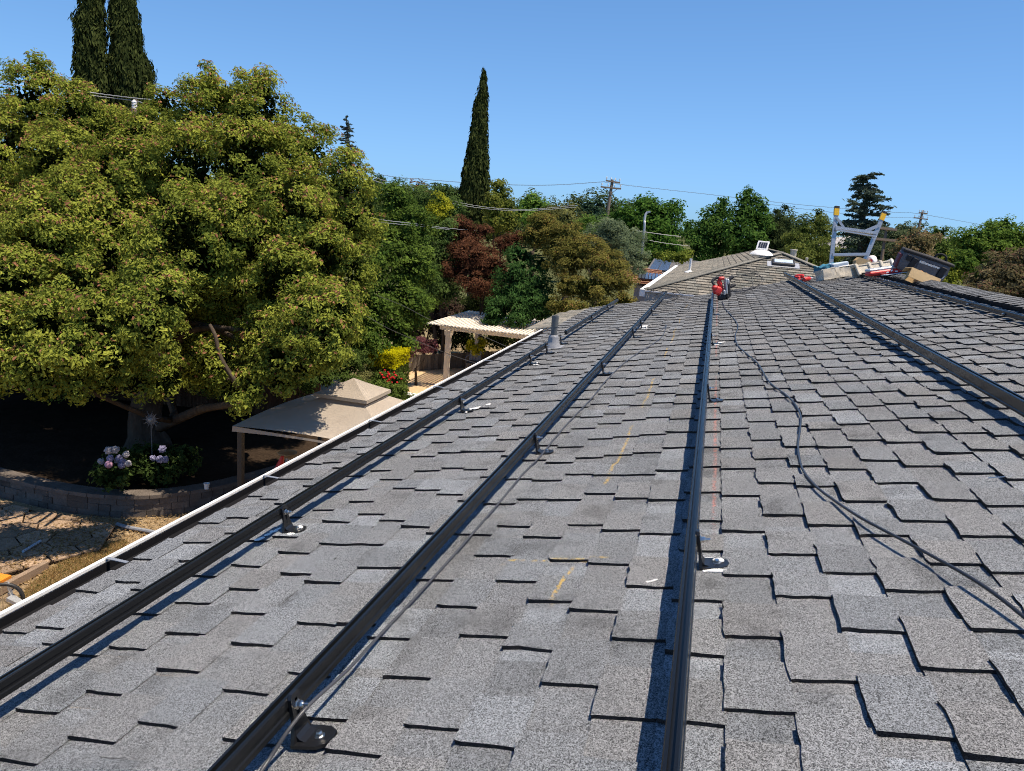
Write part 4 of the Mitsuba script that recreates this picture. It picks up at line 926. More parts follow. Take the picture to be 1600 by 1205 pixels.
# cypresses
def cypress(axis_px, depth, text, prof, group=None, leaf=0.13, n=14000, cols=((0.022, 0.034, 0.012), (0.085, 0.105, 0.032)), z0=0.0, side=None):
    """axis_px: (top x, top y, x lower down, y lower down); prof: (photo y, left x, right x) rows of the outline."""
    TREES[0] += 1
    rng = np.random.default_rng(300 + TREES[0])
    k = thing("cypress_tree", text, "cypress", group)
    ys = np.array([p[0] for p in prof], float)
    ctr = np.array([(p[1] + p[2]) / 2 for p in prof]); rad = np.array([(p[2] - p[1]) / 2 for p in prof])
    y0, y1 = ys[0], ys[-1]
    u = rng.random(n * 3); yy = y0 + (y1 - y0) * u
    r_ = np.interp(yy, ys, rad); keep = rng.random(len(yy)) < r_ / rad.max(); yy, r_ = yy[keep][:n], r_[keep][:n]
    n = len(yy); c = np.interp(yy, ys, ctr)
    # tufts: leaves share the direction of their tuft
    nt = n // 16; ti = rng.integers(0, nt, n)
    tuft_y, = (yy[:nt],); tuft_a = rng.uniform(0, 2 * np.pi, nt); tuft_q = rng.uniform(0.66, 1.0, nt) + 0.22 * (rng.random(nt) < 0.10)
    yy2 = tuft_y[ti] + rng.normal(0, 1, n) * (leaf * F_PX / depth) * 1.3
    yy2 = np.clip(yy2, y0, y1)
    r2 = np.interp(yy2, ys, rad) * tuft_q[ti] + rng.normal(0, 0.05, n) * rad.max()
    a = tuft_a[ti] + rng.normal(0, 0.10, n) * rad.max() / np.maximum(r2, 1)
    c2 = np.interp(yy2, ys, ctr)
    base = np.array([at(x, y, depth) for x, y in zip(c2, yy2)])
    hr = nrm(RIGHT * [1, 1, 0]); hf = nrm(FWD * [1, 1, 0])
    out = np.cos(a)[:, None] * hr + np.sin(a)[:, None] * hf
    P = base + out * (r2 * depth / F_PX)[:, None]
    N = nrm(out + 0.25 * VIEW_UP + 0.35 * rng.normal(size=(n, 3)))
    tdir = np.tile([0, 0, 1.0], (n, 1)) + 0.35 * out
    s = leaf * rng.uniform(0.7, 1.5, n)
    V, F = leaf_mesh(P, N, s * 1.5, s * 0.42, rng, tdir=tdir, droop=-0.3)
    w = np.clip(0.75 * rng.random(nt)[ti] ** 1.4 + 0.3 * rng.random(n), 0, 1)[:, None]
    K = np.array(cols[0]) * (1 - w) + np.array(cols[1]) * w
    put("crown", (V, F), "needle_mat", k, color=np.repeat(K, 4, axis=0))
    # dense inner foliage body
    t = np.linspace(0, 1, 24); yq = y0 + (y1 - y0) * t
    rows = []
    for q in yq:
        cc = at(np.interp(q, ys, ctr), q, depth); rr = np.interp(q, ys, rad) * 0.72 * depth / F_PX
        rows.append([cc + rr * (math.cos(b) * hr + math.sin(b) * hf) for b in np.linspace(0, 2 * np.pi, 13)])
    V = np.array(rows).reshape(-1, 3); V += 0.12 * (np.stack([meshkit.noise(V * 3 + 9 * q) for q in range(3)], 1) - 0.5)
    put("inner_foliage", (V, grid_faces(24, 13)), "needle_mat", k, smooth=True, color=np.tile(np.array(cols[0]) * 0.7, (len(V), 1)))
    top = at(np.interp(ys[-1], ys, ctr), ys[-1], depth)
    put("trunk", tube([[top[0], top[1], z0], top + [0, 0, 0.5]], [0.22, 0.18], 8), "bark_mat", k, smooth=True)
    return k
cypress(None, 31, "tall dark cypress behind the big tree, left one of the close pair", [(-260, 146, 150), (-160, 134, 158), (-60, 124, 161), (0, 126, 160), (20, 124, 161), (32, 117, 162), (70, 119, 166), (120, 119, 172), (170, 118, 176), (215, 120, 176)], leaf=0.15, n=15000, group=None)
cypress(None, 31.5, "tall dark cypress behind the big tree, right one of the close pair", [(-280, 190, 194), (-180, 180, 204), (-60, 175, 208), (0, 174, 210), (30, 174, 216), (80, 174, 222), (92, 173, 230), (120, 173, 238), (150, 174, 240), (215, 178, 238)], leaf=0.15, n=16000)
cypress(None, 46, "single tall cypress standing alone in the middle of the skyline", [(109, 754, 757), (122, 752, 760), (140, 748, 760), (160, 742, 761), (175, 739, 761), (215, 733, 763), (260, 725, 763), (300, 718, 765), (330, 716, 764), (365, 720, 762)], leaf=0.19, n=13000)
# ------------------------------------------------------------------ trees beyond the yard
G_ = "trees beyond the yard"
def gp(px, depth):
    p = at(px, 500, depth); return [p[0], p[1], 0.0]
tree("ivy_tree", [(618, 318, 30, 25), (640, 360, 38, 24.5), (612, 395, 42, 24), (645, 420, 38, 24), (608, 460, 40, 23.5), (640, 480, 36, 23.5), (600, 510, 34, 23), (628, 530, 26, 23.2), (590, 555, 26, 22.5), (572, 540, 30, 22), (575, 480, 34, 22.5), (560, 515, 34, 22), (582, 420, 32, 23), (580, 370, 28, 24)], 0.085, "tall ivy-draped green tree right beside the big spreading tree", "tree", [(0.041, 0.085, 0.019), (0.16, 0.235, 0.041)], base=gp(612, 24), cover=1.05, clump=0.34, aspect=0.7, droop=0.7, mat="gloss_leaf_mat")
tree("mixed_tree", [(672, 325, 28, 30), (655, 310, 20, 31), (700, 330, 24, 30), (690, 365, 30, 29), (660, 395, 34, 28.5), (692, 410, 30, 29), (665, 445, 34, 28), (690, 455, 24, 28.5), (625, 300, 18, 32)], 0.10, "loose green tree between the ivy-draped tree and the lone cypress", "tree", [(0.053, 0.098, 0.027), (0.16, 0.235, 0.066)], base=gp(675, 29), cover=0.95, clump=0.36, aspect=0.5)
tree("yellow_leaved_tree", [(690, 318, 15, 29), (683, 336, 16, 28.8), (697, 330, 10, 28.8)], 0.085, "small yellow-leaved treetop just left of the lone cypress", "tree", [(0.206, 0.244, 0.027), (0.488, 0.469, 0.037)], base=gp(690, 29), cover=0.9, clump=0.25, inner=False)
tree("copper_maple", [(728, 368, 26, 29), (716, 350, 14, 29.2), (740, 402, 38, 28.5), (722, 425, 28, 28.2), (768, 420, 32, 28.5), (795, 385, 24, 29), (808, 372, 13, 29), (745, 445, 28, 28), (775, 450, 20, 28.5), (712, 392, 16, 28.6), (755, 362, 12, 29)], 0.085, "copper-leaved maple behind the white pergola", "tree", [(0.065, 0.026, 0.018), (0.22, 0.105, 0.058)], base=gp(755, 28.8), cover=1.0, clump=0.26, aspect=0.4, up=0.8, squash=0.7)
tree("laurel_tree", [(812, 405, 24, 27.5), (805, 435, 30, 27.2), (835, 450, 32, 27), (795, 465, 28, 26.8), (825, 480, 30, 26.6), (780, 485, 22, 26.6), (850, 478, 24, 26.8), (770, 497, 16, 26.4), (805, 498, 20, 26.2), (845, 415, 16, 27.6)], 0.12, "glossy dark green shrubby tree rising right behind the pergola roof", "tree", [(0.03, 0.079, 0.022), (0.104, 0.198, 0.056)], base=gp(812, 27), cover=0.9, clump=0.3, aspect=0.36, up=0.2, droop=-0.7, mat="gloss_leaf_mat")
tree("olive_toned_maple", [(850, 352, 24, 27.5), (880, 368, 34, 27), (832, 372, 20, 27.4), (912, 395, 38, 26.6), (945, 415, 34, 26.2), (885, 410, 34, 26.4), (965, 440, 26, 25.8), (925, 450, 36, 25.6), (890, 448, 26, 26), (975, 470, 16, 25.4), (940, 482, 22, 25.2), (900, 485, 26, 25.2), (875, 478, 18, 25.6), (868, 390, 20, 26.8)], 0.08, "broad olive-gold maple left of the tan-roofed house", "tree", [(0.104, 0.116, 0.03), (0.328, 0.281, 0.075)], base=gp(915, 26.3), cover=1.0, clump=0.24, aspect=0.42, up=0.85, squash=0.66, tip=(0.22, 0.12, 0.05), tip_amt=0.2)
tree("grey_olive_tree", [(955, 365, 24, 36), (935, 372, 20, 36), (982, 378, 24, 36), (970, 400, 26, 35.5), (995, 405, 18, 35.5), (998, 425, 14, 35)], 0.13, "soft grey-green olive tree behind the olive-gold maple", "tree", [(0.112, 0.16, 0.085), (0.29, 0.346, 0.198)], base=gp(968, 36), cover=0.95, clump=0.4, aspect=0.22, up=0.3)
tree("round_green_tree", [(1010, 332, 24, 62), (985, 345, 20, 62), (1035, 342, 24, 62), (1052, 325, 14, 62), (1005, 318, 14, 62), (1022, 360, 26, 61), (1048, 362, 16, 61), (980, 330, 12, 62), (1028, 385, 26, 60), (1005, 395, 20, 60), (1055, 392, 14, 60), (968, 338, 12, 63)], 0.24, "big rounded bright green tree behind the street lamp", "tree", [(0.034, 0.094, 0.019), (0.122, 0.225, 0.041)], base=gp(1015, 62), group=None, cover=1.0, clump=0.75, aspect=0.6, trunk_r=0.4)
tree("conical_tree", [(1128, 318, 6, 52), (1126, 332, 11, 52), (1118, 348, 17, 52), (1100, 352, 14, 52.3), (1108, 368, 22, 51.6), (1085, 372, 16, 52), (1120, 385, 24, 51.3), (1088, 395, 20, 51.3), (1075, 360, 10, 52.5), (1135, 352, 10, 52)], 0.2, "pointed dark green tree, left one of the two above the tan roof", "tree", [(0.03, 0.079, 0.019), (0.112, 0.198, 0.041)], base=gp(1105, 52), cover=1.0, clump=0.6, aspect=0.6, up=0.35, squash=1.15, trunk_r=0.35, group="pointed trees above the tan roof")
tree("conical_tree", [(1168, 301, 6, 51), (1166, 313, 10, 51), (1176, 318, 8, 51), (1160, 330, 15, 51), (1178, 338, 17, 51), (1190, 325, 7, 51), (1155, 350, 20, 50.6), (1180, 362, 22, 50.4), (1150, 375, 22, 50.2), (1170, 388, 22, 50), (1192, 348, 10, 51)], 0.2, "pointed green tree, the taller right one above the attic fan", "tree", [(0.034, 0.086, 0.019), (0.122, 0.216, 0.045)], base=gp(1168, 51), cover=1.0, clump=0.6, aspect=0.6, up=0.35, squash=1.15, trunk_r=0.35, group="pointed trees above the tan roof")
tree("dark_cedar", [(1216, 330, 6, 54), (1208, 345, 13, 54), (1224, 350, 10, 54), (1205, 368, 18, 53.5), (1226, 372, 16, 53.5), (1214, 392, 20, 53), (1228, 324, 4, 54)], 0.2, "dark drooping cedar between the pointed trees and the yellow-green hedge trees", "tree", [(0.034, 0.056, 0.022), (0.085, 0.112, 0.041)], base=gp(1214, 54), cover=0.9, clump=0.5, aspect=0.25, up=0.1, mat="needle_mat", trunk_r=0.35)
tree("feathery_cedar", [(1258, 362, 14, 44), (1242, 378, 16, 44), (1280, 352, 14, 44.5), (1290, 368, 14, 44), (1265, 385, 20, 43.5), (1248, 398, 18, 43), (1285, 392, 20, 43), (1268, 408, 18, 42.6), (1300, 402, 12, 43), (1235, 372, 9, 44.4)], 0.15, "yellow-green feathery trees left of the ladder", "tree", [(0.085, 0.122, 0.027), (0.235, 0.263, 0.066)], base=gp(1268, 43.5), cover=0.95, clump=0.4, aspect=0.25, up=0.2, mat="needle_mat", trunk_r=0.3)
tree("shrubby_tree", [(1278, 335, 6, 70), (1280, 342, 6, 70), (1276, 350, 8, 70)], 0.3, "small dark treetop poking up left of the ladder", "tree", [(0.037, 0.066, 0.022), (0.094, 0.131, 0.056)], base=gp(1278, 70), cover=0.9, clump=0.6, trunk_r=0.3)
tree("background_tree", [(1398, 372, 18, 52), (1382, 388, 18, 52), (1418, 364, 16, 53), (1378, 405, 16, 51), (1405, 395, 20, 51)], 0.2, "grey-green tree right of the ladder", "tree", [(0.056, 0.085, 0.041), (0.16, 0.188, 0.094)], base=gp(1400, 52), cover=0.95, clump=0.5, trunk_r=0.3)
tree("russet_tree", [(1432, 380, 20, 40), (1415, 392, 16, 40), (1448, 378, 16, 40.5), (1438, 398, 20, 39.6), (1420, 405, 14, 39.4)], 0.15, "russet-tinged tree behind the tool bag", "tree", [(0.112, 0.112, 0.048), (0.319, 0.244, 0.131)], base=gp(1432, 40), cover=0.95, clump=0.4, trunk_r=0.25, tip=(0.2, 0.10, 0.06), tip_amt=0.3)
tree("green_tree", [(1468, 366, 14, 46), (1478, 384, 16, 45.5), (1462, 388, 18, 45), (1474, 405, 16, 44.5), (1455, 372, 12, 46)], 0.17, "mid green tree just left of the gap with the pale far hill", "tree", [(0.053, 0.094, 0.026), (0.169, 0.235, 0.056)], base=gp(1468, 45.5), cover=0.95, clump=0.45, trunk_r=0.3)
tree("bright_shrub", [(1482, 410, 12, 34), (1474, 425, 14, 33.6), (1490, 430, 14, 33.4), (1478, 444, 14, 33)], 0.13, "bright yellow-green shrub low beside the tool bag", "shrub", [(0.131, 0.179, 0.026), (0.356, 0.375, 0.056)], base=gp(1480, 33.6), cover=1.0, clump=0.34, trunk_r=0.1)
tree("leafy_tree", [(1512, 378, 20, 34), (1540, 372, 24, 34), (1575, 372, 26, 34), (1572, 352, 13, 34.2), (1600, 382, 26, 34), (1525, 398, 24, 33.6), (1560, 400, 26, 33.4), (1510, 412, 20, 33.2), (1625, 365, 26, 34), (1505, 395, 14, 33.8), (1548, 356, 10, 34.2)], 0.15, "bright leafy green tree at the right edge", "tree", [(0.056, 0.112, 0.022), (0.188, 0.281, 0.053)], base=gp(1555, 34), cover=0.85, clump=0.36, aspect=0.5, trunk_r=0.25)
tree("brown_tinged_bush", [(1560, 420, 28, 25), (1595, 412, 26, 25), (1530, 440, 22, 24.6), (1575, 448, 32, 24.4), (1610, 440, 30, 24.5), (1540, 462, 22, 24), (1508, 458, 14, 24.2), (1600, 470, 28, 23.8)], 0.10, "dull brown-tinged bushy tree behind the ridge at the right edge", "tree", [(0.085, 0.079, 0.041), (0.235, 0.198, 0.104)], base=gp(1570, 24.6), cover=1.0, clump=0.3, aspect=0.5, tip=(0.16, 0.085, 0.06), tip_amt=0.45)
tree("plum_tree", [(640, 500, 20, 29.9), (632, 520, 18, 29.7), (705, 480, 16, 30.9), (690, 520, 18, 30.3), (660, 478, 22, 30.3), (648, 500, 22, 30.1), (685, 478, 20, 30.7), (672, 502, 22, 30.1), (696, 498, 14, 30.5), (650, 525, 14, 29.8)], 0.085, "dusky purple-leaved plum tree left of the pergola roof", "tree", [(0.053, 0.033, 0.03), (0.158, 0.112, 0.083)], base=gp(668, 30.5), cover=0.95, clump=0.26, aspect=0.5)
tree("purple_bush", [(640, 545, 12, 25.6), (657, 540, 14, 25.8), (672, 542, 12, 26), (628, 550, 9, 25.4)], 0.06, "low purple-pink barberry bush above the weathered fence", "bush", [(0.112, 0.048, 0.054), (0.3, 0.128, 0.143)], base=gp(655, 25.8), cover=1.1, clump=0.18, aspect=0.6, trunk_r=0.06)
tree("lime_tree", [(828, 318, 16, 66), (815, 330, 14, 66), (845, 328, 14, 66), (830, 340, 16, 65)], 0.28, "small lime green tree right of the lone cypress and its neighbour", "tree", [(0.056, 0.122, 0.022), (0.188, 0.3, 0.056)], base=gp(830, 66), cover=0.95, clump=0.7, trunk_r=0.3)
tree("golden_tree", [(776, 288, 10, 43), (780, 302, 15, 43), (772, 322, 20, 42.6), (790, 325, 16, 42.8), (778, 345, 22, 42.2), (796, 350, 16, 42.5)], 0.16, "golden-green tree close against the right side of the lone cypress", "tree", [(0.075, 0.112, 0.022), (0.254, 0.263, 0.053)], base=gp(780, 43), cover=0.95, clump=0.45, trunk_r=0.25)
tree("hazel_tree", [(872, 330, 14, 58), (858, 338, 13, 58), (895, 330, 14, 60), (885, 345, 16, 57), (905, 345, 12, 58)], 0.25, "dull green tree under the wires left of the leaning pole", "tree", [(0.085, 0.104, 0.037), (0.244, 0.244, 0.085)], base=gp(882, 58), cover=0.9, clump=0.6, trunk_r=0.3)
tree("dark_pine", [(920, 322, 10, 78), (912, 332, 12, 78), (930, 332, 12, 78), (936, 318, 5, 78), (922, 345, 14, 77)], 0.3, "dark bluish pine just left of the leaning pole", "pine", [(0.026, 0.056, 0.034), (0.075, 0.122, 0.066)], base=gp(922, 78), cover=0.95, clump=0.7, mat="needle_mat", trunk_r=0.35)
tree("low_green_tree", [(916, 350, 14, 48), (935, 352, 12, 48), (925, 362, 14, 47.6)], 0.2, "low fresh green tree in front of the leaning pole's foot", "tree", [(0.056, 0.122, 0.022), (0.169, 0.271, 0.056)], base=gp(925, 48), cover=0.95, clump=0.5, trunk_r=0.2)
tree("street_shrub", [(1045, 402, 9, 42), (1060, 404, 10, 42), (1075, 400, 10, 43), (1030, 400, 8, 43)], 0.17, "yellow-green clipped shrubs behind the far solar roof", "shrub", [(0.094, 0.14, 0.026), (0.281, 0.319, 0.056)], base=gp(1055, 42), cover=1.0, clump=0.35, trunk_r=0.1)
tree("skyline_bush", [(652, 292, 9, 62), (640, 300, 10, 62), (664, 298, 9, 62)], 0.24, "reddish treetop on the skyline left of the lone cypress", "tree", [(0.094, 0.075, 0.037), (0.281, 0.169, 0.094)], base=gp(652, 62), cover=0.9, clump=0.6, trunk_r=0.25)
tree("dark_tree", [(586, 290, 14, 40), (594, 282, 8, 40), (580, 310, 18, 40)], 0.16, "dark green treetop peeping out right of the big spreading tree", "tree", [(0.037, 0.075, 0.022), (0.112, 0.16, 0.041)], base=gp(586, 40), cover=1.0, clump=0.45, trunk_r=0.25)
tree("shade_tree", [(700, 300, 12, 55), (715, 310, 14, 54), (688, 300, 10, 56), (722, 335, 16, 50), (640, 330, 26, 40), (605, 340, 26, 36)], 0.2, "dark green trees filling in left of the lone cypress", "tree", [(0.037, 0.075, 0.022), (0.112, 0.16, 0.048)], base=gp(700, 52), cover=0.95, clump=0.6, trunk_r=0.3)
tree("background_laurel", [(735, 485, 26, 33), (700, 455, 24, 33), (760, 470, 24, 32), (720, 520, 22, 31), (745, 540, 22, 31), (780, 530, 24, 30), (820, 540, 24, 30), (695, 540, 16, 30)], 0.1, "dark shaded hedge behind the pergola posts", "hedge", [(0.018, 0.033, 0.012), (0.06, 0.083, 0.024)], base=gp(740, 32), cover=1.0, clump=0.35, trunk_r=0.15)
# conifers with visible tiers
def conifer(px_top, py_top, px_base, py_base, depth, text, width_px, cols, tiers=16, seed=0, gap=0.35, leaf=0.2, per=60, cat="conifer", nb=7, irregular=0.35, power=0.8):
    rng = np.random.default_rng(900 + seed)
    k = thing("conifer_tree", text, cat)
    a, b = at(px_top, py_top, depth), at(px_base, py_base, depth)
    H = np.linalg.norm(a - b)
    base = np.array([b[0], b[1], 0.0])
    put("trunk", tube([base, b, a], [0.42, 0.3, 0.03], 8), "bark_mat", k, smooth=True)
    Vs, Fs, Ks, n0 = [], [], [], 0
    br = []
    for t in range(tiers):
        q = (t + 0.4) / tiers
        for j in range(nb):
            if rng.random() < gap: continue
            ang = rng.uniform(0, 2 * np.pi)
            L = width_px * depth / F_PX * (0.12 + 0.88 * q ** power) * rng.uniform(1 - irregular, 1.1)
            o = a + (b - a) * (q + rng.normal(0, 0.02))
            d = np.array([math.cos(ang), math.sin(ang), rng.normal(0.12, 0.12)])
            path = np.array([o + d * L * s + np.array([0, 0, -0.16 * L * s * s]) for s in np.linspace(0, 1, 6)])
            br.append(tube(path, np.linspace(0.07, 0.015, 6), 5, cap=False))
            n = int(per * (0.3 + L / (width_px * depth / F_PX)))
            s = rng.random(n) ** 0.6
            P = np.array([np.interp(s, np.linspace(0, 1, 6), path[:, z]) for z in range(3)]).T
            wd = 0.16 * L * (1 - 0.6 * s)
            P = P + rng.normal(size=(n, 3)) * np.stack([wd, wd, wd * 0.4], 1)
            N = nrm(VIEW_UP * 0.8 + rng.normal(size=(n, 3)) * 0.6)
            V, F = leaf_mesh(P, N, leaf * rng.uniform(0.7, 1.4, n), leaf * 0.4, rng, tdir=np.tile(d, (n, 1)), droop=0.3)
            w = rng.random((n, 1))
            Vs.append(V); Fs.append(F + n0); n0 += len(V)
            Ks.append(np.repeat(np.array(cols[0]) * (1 - w) + np.array(cols[1]) * w, 4, axis=0))
    put("branches", cat_(br), "bark_mat", k, smooth=True)
    put("crown", (np.vstack(Vs), np.vstack(Fs)), "needle_mat", k, color=np.vstack(Ks))
conifer(1356, 272, 1342, 420, 62, "tall dark deodar behind the ladder", 50, [(0.044, 0.069, 0.053), (0.15, 0.188, 0.138)], tiers=19, seed=1, gap=0.3, leaf=0.34, per=80, nb=9, irregular=0.7, power=0.28)
conifer(541, 182, 548, 275, 70, "thin grey conifer rising over the big tree's right shoulder", 28, [(0.066, 0.094, 0.085), (0.15, 0.188, 0.16)], tiers=18, seed=2, gap=0.25, leaf=0.26, per=26, nb=6)
conifer(936, 308, 938, 345, 85, "thin conifer tip left of the leaning pole", 8, [(0.037, 0.066, 0.048), (0.094, 0.131, 0.085)], tiers=10, seed=3, gap=0.2, leaf=0.3, per=20, nb=5)
conifer(680, 285, 680, 320, 90, "slender conifer tip on the skyline left of the lone cypress", 6, [(0.037, 0.056, 0.037), (0.075, 0.104, 0.066)], tiers=8, seed=4, gap=0.1, leaf=0.3, per=20, nb=5)
# the far-off wood that closes the skyline
rng = np.random.default_rng(77)
L = []
for q in range(150):
    px = rng.uniform(-900, 2500); dep = rng.uniform(110, 190)
    hor = 376 + 0.08 * (px - 1122)
    L.append((at(px, hor + rng.uniform(-8, 6), dep), rng.uniform(3.0, 5.5)))
m, K = crown(L, 0.55, rng, [(0.038, 0.068, 0.024), (0.112, 0.143, 0.053)], cover=0.8, clump=1.4, back=0.3, squash=1.0)
label(put("distant_trees", m, "leaf_mat", color=K), "band of distant trees closing the skyline", kind="stuff")

# ------------------------------------------------------------------ yard plants
def hedge_block(lo, hi, leaf, cols, top_cols, name, text, cat, sd, n=17000):
    rng = np.random.default_rng(sd)
    k = thing(name, text, cat)
    lo, hi = np.array(lo), np.array(hi)
    P = rng.random((n, 3)); face = rng.integers(0, 5, n)
    for f_, ax, v in ((0, 0, 0), (1, 0, 1), (2, 1, 0), (3, 1, 1), (4, 2, 1)):
        P[face == f_, ax] = v
    nn = np.zeros((n, 3))
    for f_, v in enumerate(([-1, 0, 0], [1, 0, 0], [0, -1, 0], [0, 1, 0], [0, 0, 1])): nn[face == f_] = v
    W = lo + (hi - lo) * P + rng.normal(0, 0.03, (n, 3)); W -= nn * rng.uniform(0, 0.08, (n, 1))
    W += 0.10 * (np.stack([meshkit.noise(W * 2.4 + 9 * q) for q in range(3)], 1) - 0.5)
    N = nrm(nn + 0.7 * rng.normal(size=(n, 3)) + 0.3 * VIEW_UP)
    s = leaf * rng.uniform(0.7, 1.3, n)
    V, F = leaf_mesh(W, N, s, s * 0.5, rng)
    w = rng.random((n, 1)); young = (W[:, 2] > hi[2] - 0.45) & (rng.random(n) < 0.97)
    K = np.array(cols[0]) * (1 - w) + np.array(cols[1]) * w
    K2 = np.array(top_cols[0]) * (1 - w) + np.array(top_cols[1]) * w
    K[young] = K2[young]
    put("foliage", (V, F), "leaf_mat", k, color=np.repeat(K, 4, axis=0))
    put("inner_foliage", box(lo + 0.12, hi - 0.12), "bark_mat", k)
    return k
yh = onz(607, 566, 1.6)
hedge_block([yh[0] - 0.45, yh[1] - 0.6, 0], [yh[0] + 0.42, yh[1] + 0.6, 1.98], 0.06, [(0.045, 0.075, 0.018), (0.135, 0.18, 0.03)], [(0.46, 0.45, 0.012), (0.72, 0.66, 0.015)], "clipped_hedge", "clipped hedge with a flat bright yellow top beside the grey fence", "hedge", 61)
tree("yellow_shrub", [(738, 540, 9, 27.5), (745, 548, 9, 27.4), (752, 536, 7, 27.6)], 0.07, "bright yellow-green shrub seen between the pergola posts", "shrub", [(0.225, 0.244, 0.019), (0.562, 0.525, 0.027)], base=gp(745, 27.5), cover=1.1, clump=0.2, trunk_r=0.05)
tree("rose_bush", [(600, 592, 13, 19.8), (620, 596, 13, 19.6), (585, 603, 14, 19.4), (608, 612, 14, 19.2), (628, 612, 10, 19.2), (592, 618, 12, 19), (640, 625, 9, 18.8), (622, 625, 9, 18.8)], 0.055, "leafy green rose bush with red flowers behind the gazebo", "bush", [(0.056, 0.094, 0.022), (0.188, 0.263, 0.056)], base=gp(608, 19.4), cover=1.0, clump=0.18, trunk_r=0.05)
rg = np.random.default_rng(8)
fl = []
for q in range(26):
    p = at(rg.normal(608, 8), rg.normal(590, 5), 19.3)
    fl.append(tr(lathe([(0, 0.01), (0.022, 0.02), (0.032, 0.0), (0.02, -0.02), (0, -0.025)], 8), *p, rot=tuple(rg.uniform(-.6, .6, 3))))
scene["red_petal"] = diffuse((0.55, 0.03, 0.035)); scene["pink_petal"] = diffuse((0.45, 0.26, 0.36)); scene["lilac_petal"] = diffuse((0.24, 0.235, 0.36)); scene["white_petal"] = diffuse((0.38, 0.37, 0.40))
for f1 in fl: put("flower", f1, "red_petal", "rose_bush", smooth=True)
tree("pale_shrub", [(568, 582, 12, 21), (560, 592, 10, 20.8), (572, 595, 10, 20.6)], 0.06, "pale olive shrub left of the yellow-topped hedge", "shrub", [(0.112, 0.122, 0.048), (0.3, 0.3, 0.112)], base=gp(567, 21), cover=1.0, clump=0.18, trunk_r=0.05)
tree("shade_shrub", [(540, 575, 24, 20), (520, 565, 24, 20), (505, 590, 20, 19), (545, 600, 18, 19), (480, 600, 18, 18.5), (560, 560, 20, 21)], 0.07, "dark green shrubbery in the shade behind the gazebo", "shrub", [(0.034, 0.066, 0.019), (0.112, 0.16, 0.037)], base=gp(525, 20), cover=1.0, clump=0.26, trunk_r=0.08)
# hydrangeas in the shade
def hydrangea(px, py, dep, heads, mats, text, sd):
    rng = np.random.default_rng(sd)
    k = thing("hydrangea", text, "hydrangea")
    c = at(px, py, dep)
    L = [(c + np.array([rng.normal(0, 0.28), rng.normal(0, 0.28), -0.15 + rng.normal(0, 0.1)]), 0.3) for _ in range(6)]
    m, K = crown(L, 0.09, rng, [(0.03, 0.06, 0.018), (0.09, 0.135, 0.038)], cover=0.9, clump=0.18, aspect=0.65)
    put("foliage", m, "leaf_mat", k, color=K)
    put("stem", cat_([tube([[c[0], c[1], 0.38], l[0]], 0.012, 6) for l in L]), "bark_mat", k)
    for n, (hx_, hy_) in enumerate(heads):
        h = trimesh.creation.icosphere(2, 0.062 * rng.uniform(0.85, 1.15)); h.vertices *= 1 + 0.8 * (meshkit.noise(h.vertices * 90 + n * 7)[:, None] - 0.5)
        p = at(hx_, hy_, dep - 0.35 + rng.normal(0, 0.04)); h.apply_translation(p)
        put("flower_head", h, mats[n % len(mats)], k)
hydrangea(190, 722, 14.2, [(170, 704), (180, 703), (172, 716), (158, 721), (186, 716), (197, 710), (184, 720), (192, 721), (200, 724), (190, 727), (170, 726)], ["white_petal", "white_petal", "lilac_petal", "white_petal", "lilac_petal"], "hydrangea with a cluster of white and lilac heads in the shaded bed", 71)
put("flower_head", trimesh.creation.icosphere(2, 0.07).apply_translation(at(170, 726, 13.7)), "pink_petal", "hydrangea")
hydrangea(252, 712, 14.8, [(254, 702), (250, 718), (258, 718), (239, 716)], ["lilac_petal"], "hydrangea with few lilac heads at the foot of the big tree", 72)
# sunburst ornament
k = thing("sunburst_ornament", "metal sunburst ornament on a stake against the tree trunk", "garden ornament")
c = at(236, 656, 14.6); Xs, Ys = nrm(RIGHT * [1, 1, 0]), VIEW_UP
ray = []
for q in range(22):
    a = q / 22 * 2 * np.pi; L_ = 0.19 if q % 2 else 0.13
    d = Xs * math.cos(a) + Ys * math.sin(a); n_ = np.cross(d, FWD)
    ray.append(trimesh.Trimesh(np.array([c + d * 0.05 + n_ * 0.014, c + d * 0.05 - n_ * 0.014, c + d * L_, c + d * 0.07 - FWD * 0.02, c + d * 0.07 + FWD * 0.006]), [[0, 3, 2], [3, 1, 2], [1, 4, 2], [4, 0, 2], [0, 1, 3], [1, 0, 4]], process=False))
put("rays", cat_(ray), "grey_plastic", k)
put("hub", tr(trimesh.creation.icosphere(2, 0.055), *c), "grey_plastic", k, smooth=True)
put("stake", tube([[c[0], c[1], 0.36], c], 0.010, 6), "lead_mat", k)
# leaf litter: dry leaves and straw
rng = np.random.default_rng(31)
n = 7000
xy = np.vstack([rng.uniform([-10.6, 8.2], [-7.2, 13.2], (n, 2)), rng.uniform([-14.5, 8.3], [-9, 10.6], (1400, 2))])
inside = np.array([bed.contains(sg.Point(*p)) for p in xy]); xy = xy[~inside]
onstone = np.array([area.contains(sg.Point(*p)) for p in xy])
P = np.c_[xy, np.where(onstone, 0.088, 0.028) + rng.uniform(0, 0.012, len(xy))]
V, F = leaf_mesh(P, nrm(VIEW_UP + 0.5 * rng.normal(size=P.shape)), rng.uniform(0.03, 0.09, len(P)), rng.uniform(0.008, 0.03, len(P)), rng, droop=0)
w = rng.random((len(P), 1))
label(put("leaf_litter", (V, F), "leaf_mat", color=np.repeat(np.array([0.24, 0.15, 0.07]) * (1 - w) + np.array([0.52, 0.38, 0.19]) * w, 4, axis=0)), "dry fallen leaves and straw over the ground of the yard", kind="stuff")
